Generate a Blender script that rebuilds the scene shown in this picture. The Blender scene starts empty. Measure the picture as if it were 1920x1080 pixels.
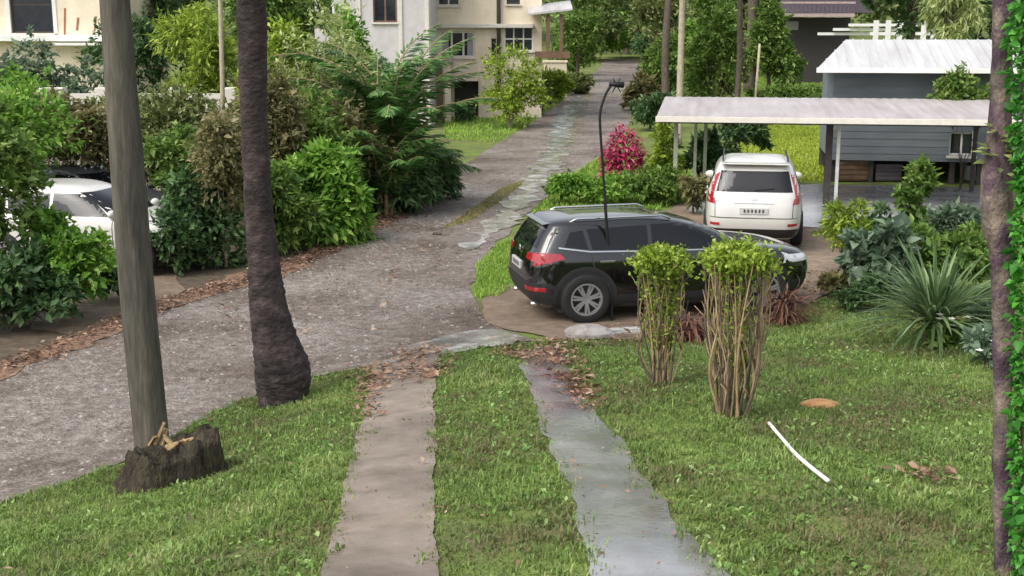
import bpy, math, random
import numpy as np
from mathutils import Vector, Matrix
from mathutils.geometry import delaunay_2d_cdt

random.seed(5)
rng = np.random.default_rng(7)
SC = bpy.context.scene
COL = SC.collection

# ------------------------------------------------------------------ camera model (used to measure the photo)
FPX, CZ, CX, CY = 2300.0, 4.0, 960.0, 540.0
PIT = math.atan(475.0 / FPX)
CP, SP = math.cos(PIT), math.sin(PIT)

def sstep(a, b, t):
    t = np.clip((t - a) / (b - a), 0, 1)
    return t * t * (3 - 2 * t)

def H(x, y):
    """height of the ground"""
    x = np.asarray(x, float); y = np.asarray(y, float)
    a = 0.112 * np.logaddexp(0, (16.4 - y) * 2.2) / 2.2
    sd = (x + 4.4) * .85 - (y - 10.5) * .526
    b = 0.24 * np.logaddexp(0, sd * 3.0) / 3.0
    k = 0.18
    hh = np.clip(.5 + .5 * (b - a) / k, 0, 1)
    m = b * (1 - hh) + a * hh - k * hh * (1 - hh)
    m = np.maximum(m, 0)
    lawn = sstep(.02, .25, m)
    bump = .012 * np.sin(x * 2.1 + 1.3 * np.sin(y * 1.1)) * np.sin(y * 1.9 + .6) + .008 * np.sin(x * 4.7 - y * 3.1)
    far = 0.02 * np.logaddexp(0, (y - 42) * .15) / .15
    hill = 0.22 * np.logaddexp(0, (y - 150) * .08) / .08
    und = .03 * np.sin(x * .5 + 1) * np.sin(y * .37)
    return m + bump * (.3 + lawn) + far + hill + und * sstep(18, 30, y)

def h1(x, y): return float(H(x, y))

def ray(px, py):
    a = (px - CX) / FPX; b = (CY - py) / FPX
    return Vector((a, CP + b * SP, -SP + b * CP))

def at(px, py, Y):
    d = ray(px, py); t = Y / d.y
    return Vector((d.x * t, Y, CZ + d.z * t))

def gp(px, py):
    d = ray(px, py); t = 3.0
    while t < 260:
        if CZ + d.z * t < h1(d.x * t, d.y * t): break
        t *= 1.004
    return Vector((d.x * t, d.y * t, h1(d.x * t, d.y * t)))

def gx(px, Y):
    z = h1(0, Y)
    for _ in range(3):
        x = (px - CX) / FPX * (Y * CP + (CZ - z) * SP); z = h1(x, Y)
    return Vector((x, Y, z))

def mpp(Y): return (Y * CP + 3.5 * SP) / FPX         # metres per photo pixel at that distance

# ------------------------------------------------------------------ materials
def newmat(name):
    m = bpy.data.materials.new(name); m.use_nodes = True
    nt = m.node_tree; nt.nodes.clear()
    return m, nt

def nd(nt, t, **kw):
    n = nt.nodes.new(t)
    for k, v in kw.items():
        if k.startswith('i_'): n.inputs[k[2:].replace('_', ' ')].default_value = v
        else: setattr(n, k, v)
    return n

def ramp(nt, stops, interp='LINEAR'):
    r = nt.nodes.new('ShaderNodeValToRGB'); cr = r.color_ramp; cr.interpolation = interp
    while len(cr.elements) > 1: cr.elements.remove(cr.elements[0])
    for i, (p, c) in enumerate(stops):
        e = cr.elements[0] if i == 0 else cr.elements.new(p)
        e.position = p; e.color = (*c, 1)
    return r

def surf(name, stops, scale=4, detail=6, rough=.8, bump=.3, bscale=None, stretch=(1, 1, 1), spec=.3, metal=0,
         coat=0, rough2=None, kind='noise', bdist=.02, stops2=None, scale2=.6, coatr=.05, coatior=1.5):
    m, nt = newmat(name); L = nt.links.new
    tc = nd(nt, 'ShaderNodeTexCoord'); mp = nd(nt, 'ShaderNodeMapping'); mp.inputs['Scale'].default_value = stretch
    L(tc.outputs['Object'], mp.inputs[0])
    n1 = nd(nt, 'ShaderNodeTexNoise'); n1.inputs['Scale'].default_value = scale; n1.inputs['Detail'].default_value = detail
    n1.inputs['Roughness'].default_value = .65
    L(mp.outputs[0], n1.inputs['Vector'])
    r = ramp(nt, stops); L(n1.outputs['Fac'], r.inputs[0]); col = r.outputs[0]
    if stops2:
        n3 = nd(nt, 'ShaderNodeTexNoise'); n3.inputs['Scale'].default_value = scale2; n3.inputs['Detail'].default_value = 5
        L(mp.outputs[0], n3.inputs['Vector'])
        r2 = ramp(nt, stops2); L(n3.outputs['Fac'], r2.inputs[0])
        mx = nd(nt, 'ShaderNodeMix', data_type='RGBA', blend_type='MULTIPLY'); mx.inputs[0].default_value = 1
        L(col, mx.inputs[6]); L(r2.outputs[0], mx.inputs[7]); col = mx.outputs[2]
    p = nd(nt, 'ShaderNodeBsdfPrincipled'); o = nd(nt, 'ShaderNodeOutputMaterial')
    L(col, p.inputs['Base Color']); p.inputs['Roughness'].default_value = rough
    p.inputs['Specular IOR Level'].default_value = spec; p.inputs['Metallic'].default_value = metal
    p.inputs['Coat Weight'].default_value = coat; p.inputs['Coat Roughness'].default_value = coatr; p.inputs['Coat IOR'].default_value = coatior
    if rough2 is not None:
        n4 = nd(nt, 'ShaderNodeTexNoise'); n4.inputs['Scale'].default_value = scale2 * 2.5; n4.inputs['Detail'].default_value = 4
        L(mp.outputs[0], n4.inputs['Vector'])
        mr = nd(nt, 'ShaderNodeMapRange'); mr.inputs[1].default_value = .38; mr.inputs[2].default_value = .62
        mr.inputs[3].default_value = rough2; mr.inputs[4].default_value = rough
        L(n4.outputs['Fac'], mr.inputs[0]); L(mr.outputs[0], p.inputs['Roughness'])
    if bump:
        if kind == 'voronoi':
            n2 = nd(nt, 'ShaderNodeTexVoronoi'); n2.inputs['Scale'].default_value = bscale or scale * 3; hgt = n2.outputs['Distance']
        else:
            n2 = nd(nt, 'ShaderNodeTexNoise'); n2.inputs['Scale'].default_value = bscale or scale * 3; n2.inputs['Detail'].default_value = 8; hgt = n2.outputs['Fac']
        L(mp.outputs[0], n2.inputs['Vector'])
        b = nd(nt, 'ShaderNodeBump'); b.inputs['Strength'].default_value = bump; b.inputs['Distance'].default_value = bdist
        L(hgt, b.inputs['Height']); L(b.outputs[0], p.inputs['Normal'])
    L(p.outputs[0], o.inputs[0])
    return m

def flat(name, c, rough=.5, spec=.4, metal=0, coat=0, var=.12, **kw):
    return surf(name, [(.3, tuple(v * (1 - var) for v in c)), (.7, tuple(min(1, v * (1 + var)) for v in c))],
                scale=kw.pop('scale', 5), rough=rough, spec=spec, metal=metal, coat=coat, bump=kw.pop('bump', .05), **kw)

def leafmat(name, cols, trans=.38, rough=.45, patch=.5, spec=.35, pscale=1.2):
    """each leaf its own tone (random per leaf) with broad patches of older / younger growth"""
    m, nt = newmat(name); L = nt.links.new
    g = nd(nt, 'ShaderNodeNewGeometry')
    r = ramp(nt, [(i / (len(cols) - 1), tuple(min(.9, v * 1.36) for v in c)) for i, c in enumerate(cols)])
    tc = nd(nt, 'ShaderNodeTexCoord'); n = nd(nt, 'ShaderNodeTexNoise'); n.inputs['Scale'].default_value = pscale; n.inputs['Detail'].default_value = 5; n.inputs['Roughness'].default_value = .6
    L(tc.outputs['Object'], n.inputs['Vector'])
    a = nd(nt, 'ShaderNodeMath', operation='MULTIPLY_ADD'); L(n.outputs['Fac'], a.inputs[0]); a.inputs[1].default_value = patch * 2
    b = nd(nt, 'ShaderNodeMath', operation='MULTIPLY_ADD'); L(g.outputs['Random Per Island'], b.inputs[0]); b.inputs[1].default_value = 1 - patch * .5; b.inputs[2].default_value = -patch * .75
    L(b.outputs[0], a.inputs[2]); L(a.outputs[0], r.inputs[0])
    p = nd(nt, 'ShaderNodeBsdfPrincipled'); p.inputs['Roughness'].default_value = rough; p.inputs['Specular IOR Level'].default_value = spec
    L(r.outputs[0], p.inputs['Base Color'])
    t = nd(nt, 'ShaderNodeBsdfTranslucent'); L(r.outputs[0], t.inputs['Color'])
    mx = nd(nt, 'ShaderNodeMixShader'); mx.inputs[0].default_value = trans
    L(p.outputs[0], mx.inputs[1]); L(t.outputs[0], mx.inputs[2])
    o = nd(nt, 'ShaderNodeOutputMaterial'); L(mx.outputs[0], o.inputs[0])
    return m

M = {}
# leaves
M['mid'] = leafmat('leaf mid green', [(.03, .06, .012), (.075, .14, .025), (.14, .22, .045), (.26, .33, .10)])
M['bright'] = leafmat('leaf bright green', [(.03, .075, .012), (.09, .20, .025), (.16, .30, .04), (.34, .45, .11)])
M['dark'] = leafmat('leaf dark green', [(.02, .042, .016), (.042, .085, .03), (.075, .14, .048), (.17, .25, .11)])
M['blue'] = leafmat('leaf blue green', [(.04, .065, .04), (.085, .13, .08), (.16, .22, .14), (.30, .36, .27)])
M['yellow'] = leafmat('leaf yellow green', [(.06, .095, .012), (.14, .21, .022), (.25, .34, .04), (.42, .48, .11)])
M['brown'] = leafmat('leaf brown green', [(.05, .055, .02), (.11, .115, .04), (.19, .165, .075), (.32, .28, .17)])
M['olive'] = leafmat('leaf olive', [(.035, .055, .016), (.085, .115, .034), (.16, .185, .06), (.32, .32, .16)])
M['pale'] = leafmat('leaf pale', [(.11, .15, .045), (.2, .26, .08), (.32, .37, .14), (.5, .52, .3)])
M['pink'] = leafmat('leaf crimson', [(.10, .012, .03), (.28, .022, .075), (.45, .05, .14), (.6, .24, .32)], trans=.25)
M['vivid'] = leafmat('leaf vivid green', [(.012, .06, .008), (.03, .14, .015), (.06, .24, .025), (.14, .38, .06)])
M['far'] = leafmat('leaf distant', [(.05, .075, .028), (.10, .145, .045), (.16, .21, .075), (.28, .33, .14)])
M['palm'] = leafmat('feather palm leaflet', [(.02, .055, .016), (.045, .11, .028), (.085, .18, .04), (.17, .30, .09)], spec=.45, rough=.42)
M['lily'] = leafmat('grey green strap leaf', [(.035, .07, .025), (.08, .13, .05), (.15, .22, .09), (.28, .35, .18)], spec=.45)
M['yellowlawn'] = leafmat('yellow green lawn', [(.15, .20, .02), (.23, .30, .03), (.32, .38, .045), (.40, .44, .09)], trans=.4, rough=.6)  # lawn grass with a yellower green of its own
M['flower'] = leafmat('white petals', [(.6, .62, .55), (.8, .8, .76)], patch=.1)
M['grass'] = leafmat('grass blades', [(.18, .135, .078), (.145, .138, .055), (.082, .125, .034), (.13, .20, .048), (.19, .265, .066), (.29, .315, .14)], trans=.35, rough=.55, patch=.95, pscale=.8)
M['grass2'] = leafmat('verge grass', [(.09, .14, .025), (.15, .26, .035), (.22, .35, .05), (.34, .40, .10)], trans=.35, rough=.6, patch=.5, pscale=.5)
M['grassdry'] = leafmat('dry grass', [(.14, .12, .05), (.2, .18, .07), (.22, .22, .07), (.3, .27, .13)], trans=.3, rough=.7, pscale=.8)
M['weed'] = leafmat('weed leaves', [(.05, .11, .025), (.10, .19, .04), (.17, .28, .07), (.30, .37, .17)], trans=.3)
M['litter'] = leafmat('fallen leaf', [(.045, .028, .02), (.10, .058, .036), (.17, .095, .06), (.24, .15, .10), (.30, .24, .185)], trans=.1, rough=.75, patch=.4)
M['litterred'] = leafmat('dry red leaf', [(.03, .012, .009), (.075, .03, .02), (.12, .052, .034), (.17, .09, .055)], trans=.1, rough=.7, patch=.2)
# bark, wood
M['bark'] = surf('bark', [(.3, (.05, .04, .03)), (.7, (.16, .13, .10))], scale=6, stretch=(3, 3, .7), rough=.9, bump=.6)
M['palebark'] = surf('pale bark', [(.3, (.28, .24, .16)), (.7, (.48, .43, .32))], scale=7, stretch=(3, 3, .8), rough=.85, bump=.3)
M['tanstem'] = surf('tan stems', [(.3, (.19, .135, .07)), (.7, (.42, .32, .18))], scale=8, stretch=(3, 3, .8), rough=.85, bump=.3)
M['palmbark'] = surf('palm bark', [(.3, (.028, .022, .023)), (.55, (.062, .048, .048)), (.75, (.125, .10, .095))], scale=5, stretch=(1.6, 1.6, 2.4), rough=.95, bump=1, bscale=11, bdist=.03,
                     stops2=[(.35, (.5, .5, .5)), (.65, (1.3, 1.22, 1.2))], scale2=1.3)
M['pole'] = surf('weathered pole', [(.3, (.05, .044, .038)), (.5, (.088, .08, .068)), (.72, (.135, .125, .105))], scale=5, stretch=(4, 4, .5), rough=.88, bump=.5, bscale=14,
                 stops2=[(.3, (.66, .66, .66)), (.5, (1, .98, .95)), (.7, (1.2, 1.16, 1.08))], scale2=1.1)
M['stump'] = surf('rotten wood', [(.3, (.016, .013, .010)), (.5, (.045, .036, .026)), (.66, (.085, .075, .04)), (.8, (.17, .13, .085))], scale=9, stretch=(2, 2, .5), rough=.95, bump=1, bdist=.05, bscale=26)
M['freshwood'] = surf('split pale wood', [(.3, (.22, .14, .06)), (.7, (.52, .39, .22))], scale=9, stretch=(1, 1, .3), rough=.85, bump=.5)
M['purplebark'] = surf('mottled violet bark', [(.36, (.055, .032, .05)), (.47, (.10, .068, .088)), (.54, (.18, .145, .125)), (.7, (.30, .26, .21))], scale=1.9, stretch=(2, 2, 1.2), rough=.9, bump=.9, bscale=34,
                       stops2=[(.35, (.6, .6, .6)), (.65, (1.3, 1.25, 1.2))], scale2=5)
# ground
M['ground'] = surf('ground soil and turf', [(.30, (.13, .105, .07)), (.45, (.12, .14, .05)), (.62, (.15, .21, .05)), (.8, (.2, .25, .07))], scale=1.1, detail=10, rough=.95, bump=.6, bscale=14, spec=.1)
M['road'] = surf('gravel road', [(.28, (.085, .068, .057)), (.45, (.165, .140, .122)), (.58, (.232, .203, .182)), (.76, (.34, .31, .285))], scale=7, detail=12, rough=.8, rough2=.34, bump=1, bscale=22, bdist=.06, spec=.4,
                 stops2=[(.30, (.55, .47, .40)), (.45, (.88, .84, .79)), (.55, (1.06, 1.04, 1.02)), (.70, (1.36, 1.36, 1.38))], scale2=.5)
M['dirt'] = surf('brown dirt', [(.3, (.13, .095, .065)), (.7, (.25, .19, .14))], scale=5, detail=8, rough=.85, bump=.6, bscale=14, stops2=[(.3, (.75, .75, .75)), (.7, (1.2, 1.2, 1.2))])
M['litterbed'] = surf('leaf mould', [(.3, (.10, .06, .04)), (.5, (.2, .12, .08)), (.72, (.3, .22, .16))], scale=14, detail=8, rough=.9, bump=.8, bscale=22)
M['conc'] = surf('brown concrete', [(.28, (.14, .112, .09)), (.45, (.20, .166, .138)), (.6, (.24, .20, .17)), (.75, (.30, .255, .22))], scale=3.2, detail=12, rough=.85, bump=.5, bscale=60, bdist=.008,
                 stops2=[(.28, (.60, .59, .57)), (.45, (.95, .95, .94)), (.7, (1.16, 1.14, 1.1))], scale2=.9)
M['wet'] = surf('wet concrete', [(.3, (.07, .064, .06)), (.5, (.17, .16, .157)), (.7, (.27, .26, .255))], scale=2.2, detail=12, rough=.5, rough2=.08, bump=.4, bscale=18, bdist=.010, spec=1, coat=1, coatr=.16, coatior=2.1,
                stops2=[(.33, (.5, .47, .45)), (.5, (1, 1, 1)), (.66, (1.25, 1.22, 1.2))], scale2=1.0)
M['apron'] = surf('wet concrete slab', [(.3, (.30, .30, .31)), (.7, (.46, .46, .47))], scale=1.6, detail=8, rough=.5, rough2=.15, bump=.15, bscale=20, spec=.6, coat=.8, coatr=.15, coatior=1.7)
M['strip'] = surf('wet edging with painted sheen', [(.3, (.14, .12, .105)), (.47, (.24, .22, .205)), (.58, (.55, .54, .54))], scale=2.2, detail=10, rough=.45, rough2=.12, bump=.6, bscale=18, spec=.8, coat=.9, coatr=.2, coatior=1.7,
                  stops2=[(.35, (.55, .52, .48)), (.6, (1.15, 1.15, 1.15))], scale2=1.4)  # broken pale patches put the sky sheen on wet concrete into the colour
M['stone'] = surf('stone', [(.3, (.2, .18, .165)), (.7, (.42, .39, .37))], scale=5, rough=.85, bump=.4)
M['tanstone'] = surf('tan husk', [(.3, (.30, .15, .06)), (.7, (.55, .33, .16))], scale=8, stretch=(.5, 2, 2), rough=.85, bump=.5)
# built
M['cream'] = surf('cream render', [(.3, (.68, .59, .45)), (.7, (.80, .71, .56))], scale=2.2, rough=.85, bump=.1, bscale=30, stops2=[(.3, (.84, .82, .8)), (.65, (1.05, 1.05, 1.05))], scale2=.5)
M['creamtile'] = surf('pinkish cream render', [(.3, (.64, .54, .46)), (.7, (.75, .64, .56))], scale=2.2, rough=.85, bump=.1, bscale=30, stops2=[(.3, (.84, .82, .8)), (.65, (1.05, 1.05, 1.05))], scale2=.5)
M['lilac'] = surf('grey lilac render', [(.3, (.46, .43, .43)), (.7, (.58, .55, .55))], scale=2.2, rough=.85, bump=.1, bscale=30)
M['white'] = flat('white paint', (.72, .71, .69), rough=.55, var=.08)
M['trim'] = flat('off white trim', (.62, .58, .52), rough=.6, var=.1)
M['roofmetal'] = surf('lilac white roof sheet', [(.3, (.36, .325, .325)), (.7, (.46, .42, .42))], scale=1.5, stretch=(3, .5, 1), rough=.5, bump=.08, spec=.4, stops2=[(.3, (.80, .78, .76)), (.7, (1.04, 1.04, 1.04))], scale2=.8)
M['whiteroof'] = surf('white roof sheet', [(.3, (.43, .43, .43)), (.7, (.54, .54, .55))], scale=2, rough=.45, bump=.05, stretch=(3, .4, 1), stops2=[(.3, (.80, .78, .75)), (.6, (1, 1, 1))])
M['bluegrey'] = surf('blue grey boarding', [(.3, (.135, .155, .175)), (.7, (.19, .21, .23))], scale=2.5, stretch=(.4, 1, 2), rough=.7, bump=.1, stops2=[(.3, (.82, .82, .82)), (.7, (1.1, 1.1, 1.1))])
M['darkwood'] = flat('dark stained timber', (.05, .042, .04), rough=.8, var=.3)
M['plum'] = flat('plum painted timber', (.12, .10, .12), rough=.7, var=.2)
M['pinkrail'] = flat('faded pink boards', (.38, .30, .29), rough=.75, var=.2)
M['brownwood'] = flat('brown timber', (.15, .09, .055), rough=.75, var=.3)
M['postgreen'] = flat('greenish painted steel post', (.30, .34, .25), rough=.5, var=.2)
M['postgrey'] = flat('pale grey steel post', (.45, .45, .43), rough=.5, var=.2)
M['glass'] = flat('dark window glass', (.02, .024, .032), rough=.08, spec=.6, var=.3, bump=0)
M['curtain'] = flat('grey curtain', (.30, .29, .30), rough=.9, stretch=(8, 8, .2))
M['stain'] = flat('rust red stain', (.32, .14, .08), rough=.9, var=.3)
M['soil'] = surf('dark soil', [(.3, (.05, .038, .026)), (.7, (.13, .10, .07))], scale=6, detail=8, rough=.95, bump=.7, bscale=14)
M['recess'] = flat('dark soffit', (.05, .045, .045), rough=.9)  # near-black fill for seams, a lower wall and shaded openings
M['blackmetal'] = flat('black metal', (.012, .012, .013), rough=.45, var=.2)
M['pipe'] = flat('white plastic pipe', (.78, .79, .74), rough=.4, var=.06)
M['cloth'] = flat('white laundry', (.75, .76, .8), rough=.9)
# vehicles
M['carblack'] = flat('black car paint', (.003, .0033, .0042), rough=.3, spec=.1, coat=1, var=.05, bump=0, coatr=.03, coatior=1.75)
M['carwhite'] = flat('white car paint', (.60, .585, .555), rough=.35, spec=.5, coat=.8, var=.03, bump=0)
M['cargrey'] = flat('dark grey car paint', (.06, .065, .075), rough=.3, spec=.5, coat=.8, var=.05, bump=0)
M['carglass'] = flat('tinted car glass', (.006, .007, .010), rough=.02, spec=.42, coat=0, var=.1, bump=0)
M['plastic'] = flat('black moulded plastic', (.022, .022, .023), rough=.6, var=.2)
M['rubber'] = flat('tyre rubber', (.018, .017, .017), rough=.85, var=.3)
M['alloy'] = flat('alloy', (.42, .42, .43), rough=.35, metal=.7, var=.08)
M['chrome'] = flat('chrome trim', (.62, .62, .63), rough=.18, metal=1, var=.03, bump=0)
M['redlens'] = flat('red lamp lens', (.34, .012, .02), rough=.12, spec=.6, coat=.6, var=.15, bump=0)
M['clearlens'] = flat('clear lamp lens', (.6, .62, .64), rough=.12, spec=.6, coat=.6, var=.1, bump=0)
M['plate'] = flat('number plate', (.50, .50, .48), rough=.5)
M['platedark'] = flat('number plate figures', (.06, .06, .06), rough=.5)

# ------------------------------------------------------------------ mesh helpers
def np_mesh(name, V, F, mats, smooth=False, midx=None):
    V = np.asarray(V, np.float32); me = bpy.data.meshes.new(name)
    if isinstance(F, np.ndarray):
        k = F.shape[1]; n = len(F)
        me.vertices.add(len(V)); me.vertices.foreach_set('co', V.ravel())
        me.loops.add(n * k); me.loops.foreach_set('vertex_index', F.astype(np.int32).ravel())
        me.polygons.add(n); me.polygons.foreach_set('loop_start', np.arange(0, n * k, k, dtype=np.int32))
        me.update(calc_edges=True); me.validate()
    else:
        me.from_pydata([tuple(v) for v in V.tolist()], [], F); me.update()
    for m in (mats if isinstance(mats, (list, tuple)) else [mats]): me.materials.append(m)
    if smooth: me.polygons.foreach_set('use_smooth', [True] * len(me.polygons))
    if midx is not None: me.polygons.foreach_set('material_index', midx)
    me.update()
    return me

def link(name, me, parent=None, loc=None):
    o = bpy.data.objects.new(name, me); COL.objects.link(o)
    if parent is not None: o.parent = parent
    if loc is not None: o.location = loc
    return o

def tag(o, label=None, cat=None, group=None, kind=None):
    if label: o['label'] = label
    if cat: o['category'] = cat
    if group: o['group'] = group
    if kind: o['kind'] = kind
    return o

def thing(name, label, cat, loc=(0, 0, 0), rz=0, group=None):
    o = bpy.data.objects.new(name, None); COL.objects.link(o); o.empty_display_size = .2
    o.location = loc; o.rotation_euler = (0, 0, rz)
    return tag(o, label, cat, group)

def copy_tree(o, parent=None):
    c = o.copy(); COL.objects.link(c)
    if parent is not None: c.parent = parent
    for ch in o.children: copy_tree(ch, c)
    return c

class MB:
    """collects pieces of ONE mesh"""
    def __init__(s): s.V = []; s.F = []
    def add(s, V, F):
        n = len(s.V); s.V += [tuple(map(float, v)) for v in V]; s.F += [tuple(int(i) + n for i in f) for f in F]; return s
    def box(s, x0, x1, y0, y1, z0, z1):
        V = [(x, y, z) for z in (z0, z1) for y in (y0, y1) for x in (x0, x1)]
        return s.add(V, [(0, 2, 3, 1), (4, 5, 7, 6), (0, 1, 5, 4), (2, 6, 7, 3), (0, 4, 6, 2), (1, 3, 7, 5)])
    def bar(s, a, b, w, t, up=(0, 0, 1)):
        a, b = Vector(a), Vector(b); d = (b - a).normalized(); u = Vector(up)
        if abs(d.dot(u)) > .95: u = Vector((0, 1, 0))
        r = d.cross(u).normalized(); u = r.cross(d).normalized()
        V = [p + r * i * w / 2 + u * j * t / 2 for p in (a, b) for i, j in ((-1, -1), (1, -1), (1, 1), (-1, 1))]
        return s.add(V, [(0, 1, 2, 3), (7, 6, 5, 4), (0, 4, 5, 1), (1, 5, 6, 2), (2, 6, 7, 3), (3, 7, 4, 0)])
    def tube(s, pts, rad, n=10, cap=True):
        V, F = tube(pts, rad, n, cap); return s.add(V, F)
    def build(s, name, mat, parent=None, smooth=False, bevel=0):
        o = link(name, np_mesh(name, np.array(s.V), s.F, mat, smooth), parent)
        if bevel:
            b = o.modifiers.new('Bevel', 'BEVEL'); b.width = bevel; b.segments = 2; b.limit_method = 'ANGLE'
        return o

def tube(pts, rad, n=8, cap=True):
    pts = [Vector(p) for p in pts]
    if not hasattr(rad, '__len__'): rad = [rad] * len(pts)
    V, F = [], []
    ref = Vector((1, 0, 0)) if abs((pts[-1] - pts[0]).normalized().x) < .9 else Vector((0, 1, 0))
    for i, p in enumerate(pts):
        d = (pts[min(i + 1, len(pts) - 1)] - pts[max(i - 1, 0)]).normalized()
        u = (ref - d * ref.dot(d)).normalized(); v = d.cross(u)
        for k in range(n):
            a = 2 * math.pi * k / n
            V.append(p + (u * math.cos(a) + v * math.sin(a)) * rad[i])
    for i in range(len(pts) - 1):
        for k in range(n):
            F.append((i * n + k, i * n + (k + 1) % n, (i + 1) * n + (k + 1) % n, (i + 1) * n + k))
    if cap:
        F.append(tuple(range(n))[::-1]); F.append(tuple((len(pts) - 1) * n + k for k in range(n)))
    return V, F

def smooth_path(pts, k=6):
    """Catmull-Rom through rows of numbers"""
    P = np.array(pts, float); P = np.vstack([2 * P[0] - P[1], P, 2 * P[-1] - P[-2]]); out = []
    for i in range(1, len(P) - 2):
        for t in np.linspace(0, 1, k, endpoint=False):
            a, b, c, d = P[i - 1:i + 3]
            out.append(.5 * (2 * b + (c - a) * t + (2 * a - 5 * b + 4 * c - d) * t * t + (3 * b - a - 3 * c + d) * t ** 3))
    out.append(P[-2]); return np.array(out)

def unit(a): return a / np.maximum(np.linalg.norm(a, axis=1, keepdims=True), 1e-9)

def kites(P, D, N, ln, wd, fold=.25):
    """n leaves: base P, direction D, normal N -> V, F (folded along the midrib)"""
    n = len(P); D = unit(D); S = unit(np.cross(D, N)); N = np.cross(S, D)
    ln = np.broadcast_to(ln, (n,))[:, None]; wd = np.broadcast_to(wd, (n,))[:, None]
    V = np.empty((n, 4, 3))
    V[:, 0] = P; V[:, 2] = P + D * ln
    V[:, 1] = P + D * ln * .42 + S * wd * .5 + N * wd * fold
    V[:, 3] = P + D * ln * .42 - S * wd * .5 + N * wd * fold
    i = np.arange(n)[:, None] * 4
    F = np.concatenate([i + [0, 1, 2], i + [0, 2, 3]], 1).reshape(-1, 3)
    return V.reshape(-1, 3), F

def straps(P, D, ln, wd, droop, seg=6, r=rng):
    """long arching leaves"""
    n = len(P); D = unit(D); ln = np.broadcast_to(ln, (n,)); wd = np.broadcast_to(wd, (n,)); droop = np.broadcast_to(droop, (n,))
    S = unit(np.cross(D, np.array([[0, 0, 1.0]])) + r.normal(0, .12, (n, 3)))
    V = np.empty((n, seg + 1, 2, 3))
    for k in range(seg + 1):
        t = k / seg
        c = P + D * (ln * t)[:, None]; c[:, 2] -= droop * ln * t * t * .9
        hor = D.copy(); hor[:, 2] = 0
        c += hor * (droop * ln * t * t * .12)[:, None]
        w = wd * (.55 + 1.2 * t - 1.72 * t * t) * .5
        w = np.maximum(w, wd * .02)
        V[:, k, 0] = c + S * w[:, None]; V[:, k, 1] = c - S * w[:, None]
    b = np.arange(n)[:, None] * (seg + 1) * 2
    F = np.concatenate([b + [k * 2, k * 2 + 1, k * 2 + 3, k * 2 + 2] for k in range(seg)], 1).reshape(-1, 4)
    return V.reshape(-1, 3), F

def crown(w, d, z0, z1, n, ll, lw, lumps=14, droop=.2, r=rng, fill=.55, lump_r=.3, top=.9):
    """leaf cloud: many uneven lumps inside an ellipsoid plus leafy shoots that break the outline; returns V, F and the lump centres"""
    c = r.normal(0, 1, (lumps, 3)); c = unit(c) * (r.uniform(.25, 1, (lumps, 1)) ** .5) * .78
    hz = (z1 - z0) / 2
    rr = np.clip(r.lognormal(-.05, .42, lumps), .45, 1.7) * lump_r
    sq = r.uniform(.7, 1.35, (lumps, 3))
    C = np.stack([c[:, 0] * w / 2, c[:, 1] * d / 2, z0 + hz + c[:, 2] * hz], 1)
    sc = np.array([w / 2, d / 2, hz])
    n1 = int(n * .68)
    k = r.choice(lumps, n1, p=rr ** 2 / (rr ** 2).sum())
    dr = unit(r.normal(0, 1, (n1, 3))); dr[:, 2] = np.where(dr[:, 2] < -.5, -dr[:, 2], dr[:, 2])
    rad = (fill + (1 - fill) * r.uniform(0, 1, n1) ** .7) * (1 + .3 * (r.uniform(0, 1, n1) > .9))
    P = C[k] + dr * sq[k] * (rr[k] * rad)[:, None] * sc
    D = dr * .8 + r.normal(0, .55, (n1, 3)); D[:, 2] -= droop
    # shoots
    n2 = n - n1; m = max(8, n2 // 22); kk = r.integers(0, lumps, m); d2 = unit(c[kk] * np.array([1.0, 1.0, .7]) + r.normal(0, .55, (m, 3)) + np.array([0, 0, .45 - droop * .6]))
    S0 = C[kk] + d2 * (rr[kk] * .55)[:, None] * sc; L = rr[kk] * r.uniform(.5, 1.25, m) * min(hz, w / 2, 1.6)
    j = r.integers(0, m, n2); t = r.uniform(0, 1, n2)
    P2 = S0[j] + d2[j] * (L[j] * t)[:, None] + r.normal(0, .012, (n2, 3)); P2[:, 2] -= droop * .25 * L[j] * t * t
    D2 = d2[j] * .55 + r.normal(0, .65, (n2, 3)); D2[:, 2] -= droop * .6
    P = np.vstack([P, P2]); D = np.vstack([D, D2])
    N = r.normal(0, .5, (n, 3)); N[:, 2] += .8; N[:n1] += dr * .35
    s = np.clip(r.lognormal(0, .3, n), .5, 1.9)
    V, F = kites(P, D, N, ll * s * 1.12, lw * s * 1.18)
    V[:, 2] = np.maximum(V[:, 2], .02)
    return V, F, C

def branches(targets, base_r, r, split=.35, n=6, z0=0.0, jitter=.06):
    """limbs rising from the base to the lump centres: one branching mesh"""
    mb = MB(); T = np.asarray(targets)
    top = float(T[:, 2].max())
    for i, t in enumerate(T):
        t = np.array(t); m = np.array([t[0] * split * .5, t[1] * split * .5, t[2] * split])
        q = m * .55 + t * .45 + r.normal(0, jitter, 3)
        b = np.array([r.normal(0, base_r * .5), r.normal(0, base_r * .5), z0 - .05])
        pts = smooth_path([b, m + r.normal(0, jitter * .4, 3), q, t], 3)
        rr = np.linspace(base_r * r.uniform(.55, .9), base_r * .18, len(pts))
        mb.tube(pts, rr, n, False)
    return mb

GRP = {}
def shrub(name, label, cat, loc, w, d, h, leaf, n, ll, lw, z0=.1, lumps=14, droop=.2, seed=0, group=None, bark='bark', br=.02, nb=8, lump_r=.3, fill=.55, part='foliage'):
    r = np.random.default_rng(seed + 100)
    root = thing(name, label, cat, loc, 0, group)
    V, F, C = crown(w, d, z0 * h, h, n, ll, lw, lumps, droop, r, fill, lump_r)
    link(part, np_mesh(part, V, F, M[leaf]), root)
    branches(C[:nb], br, r).build('stem', M[bark], root, True)
    return root

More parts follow.
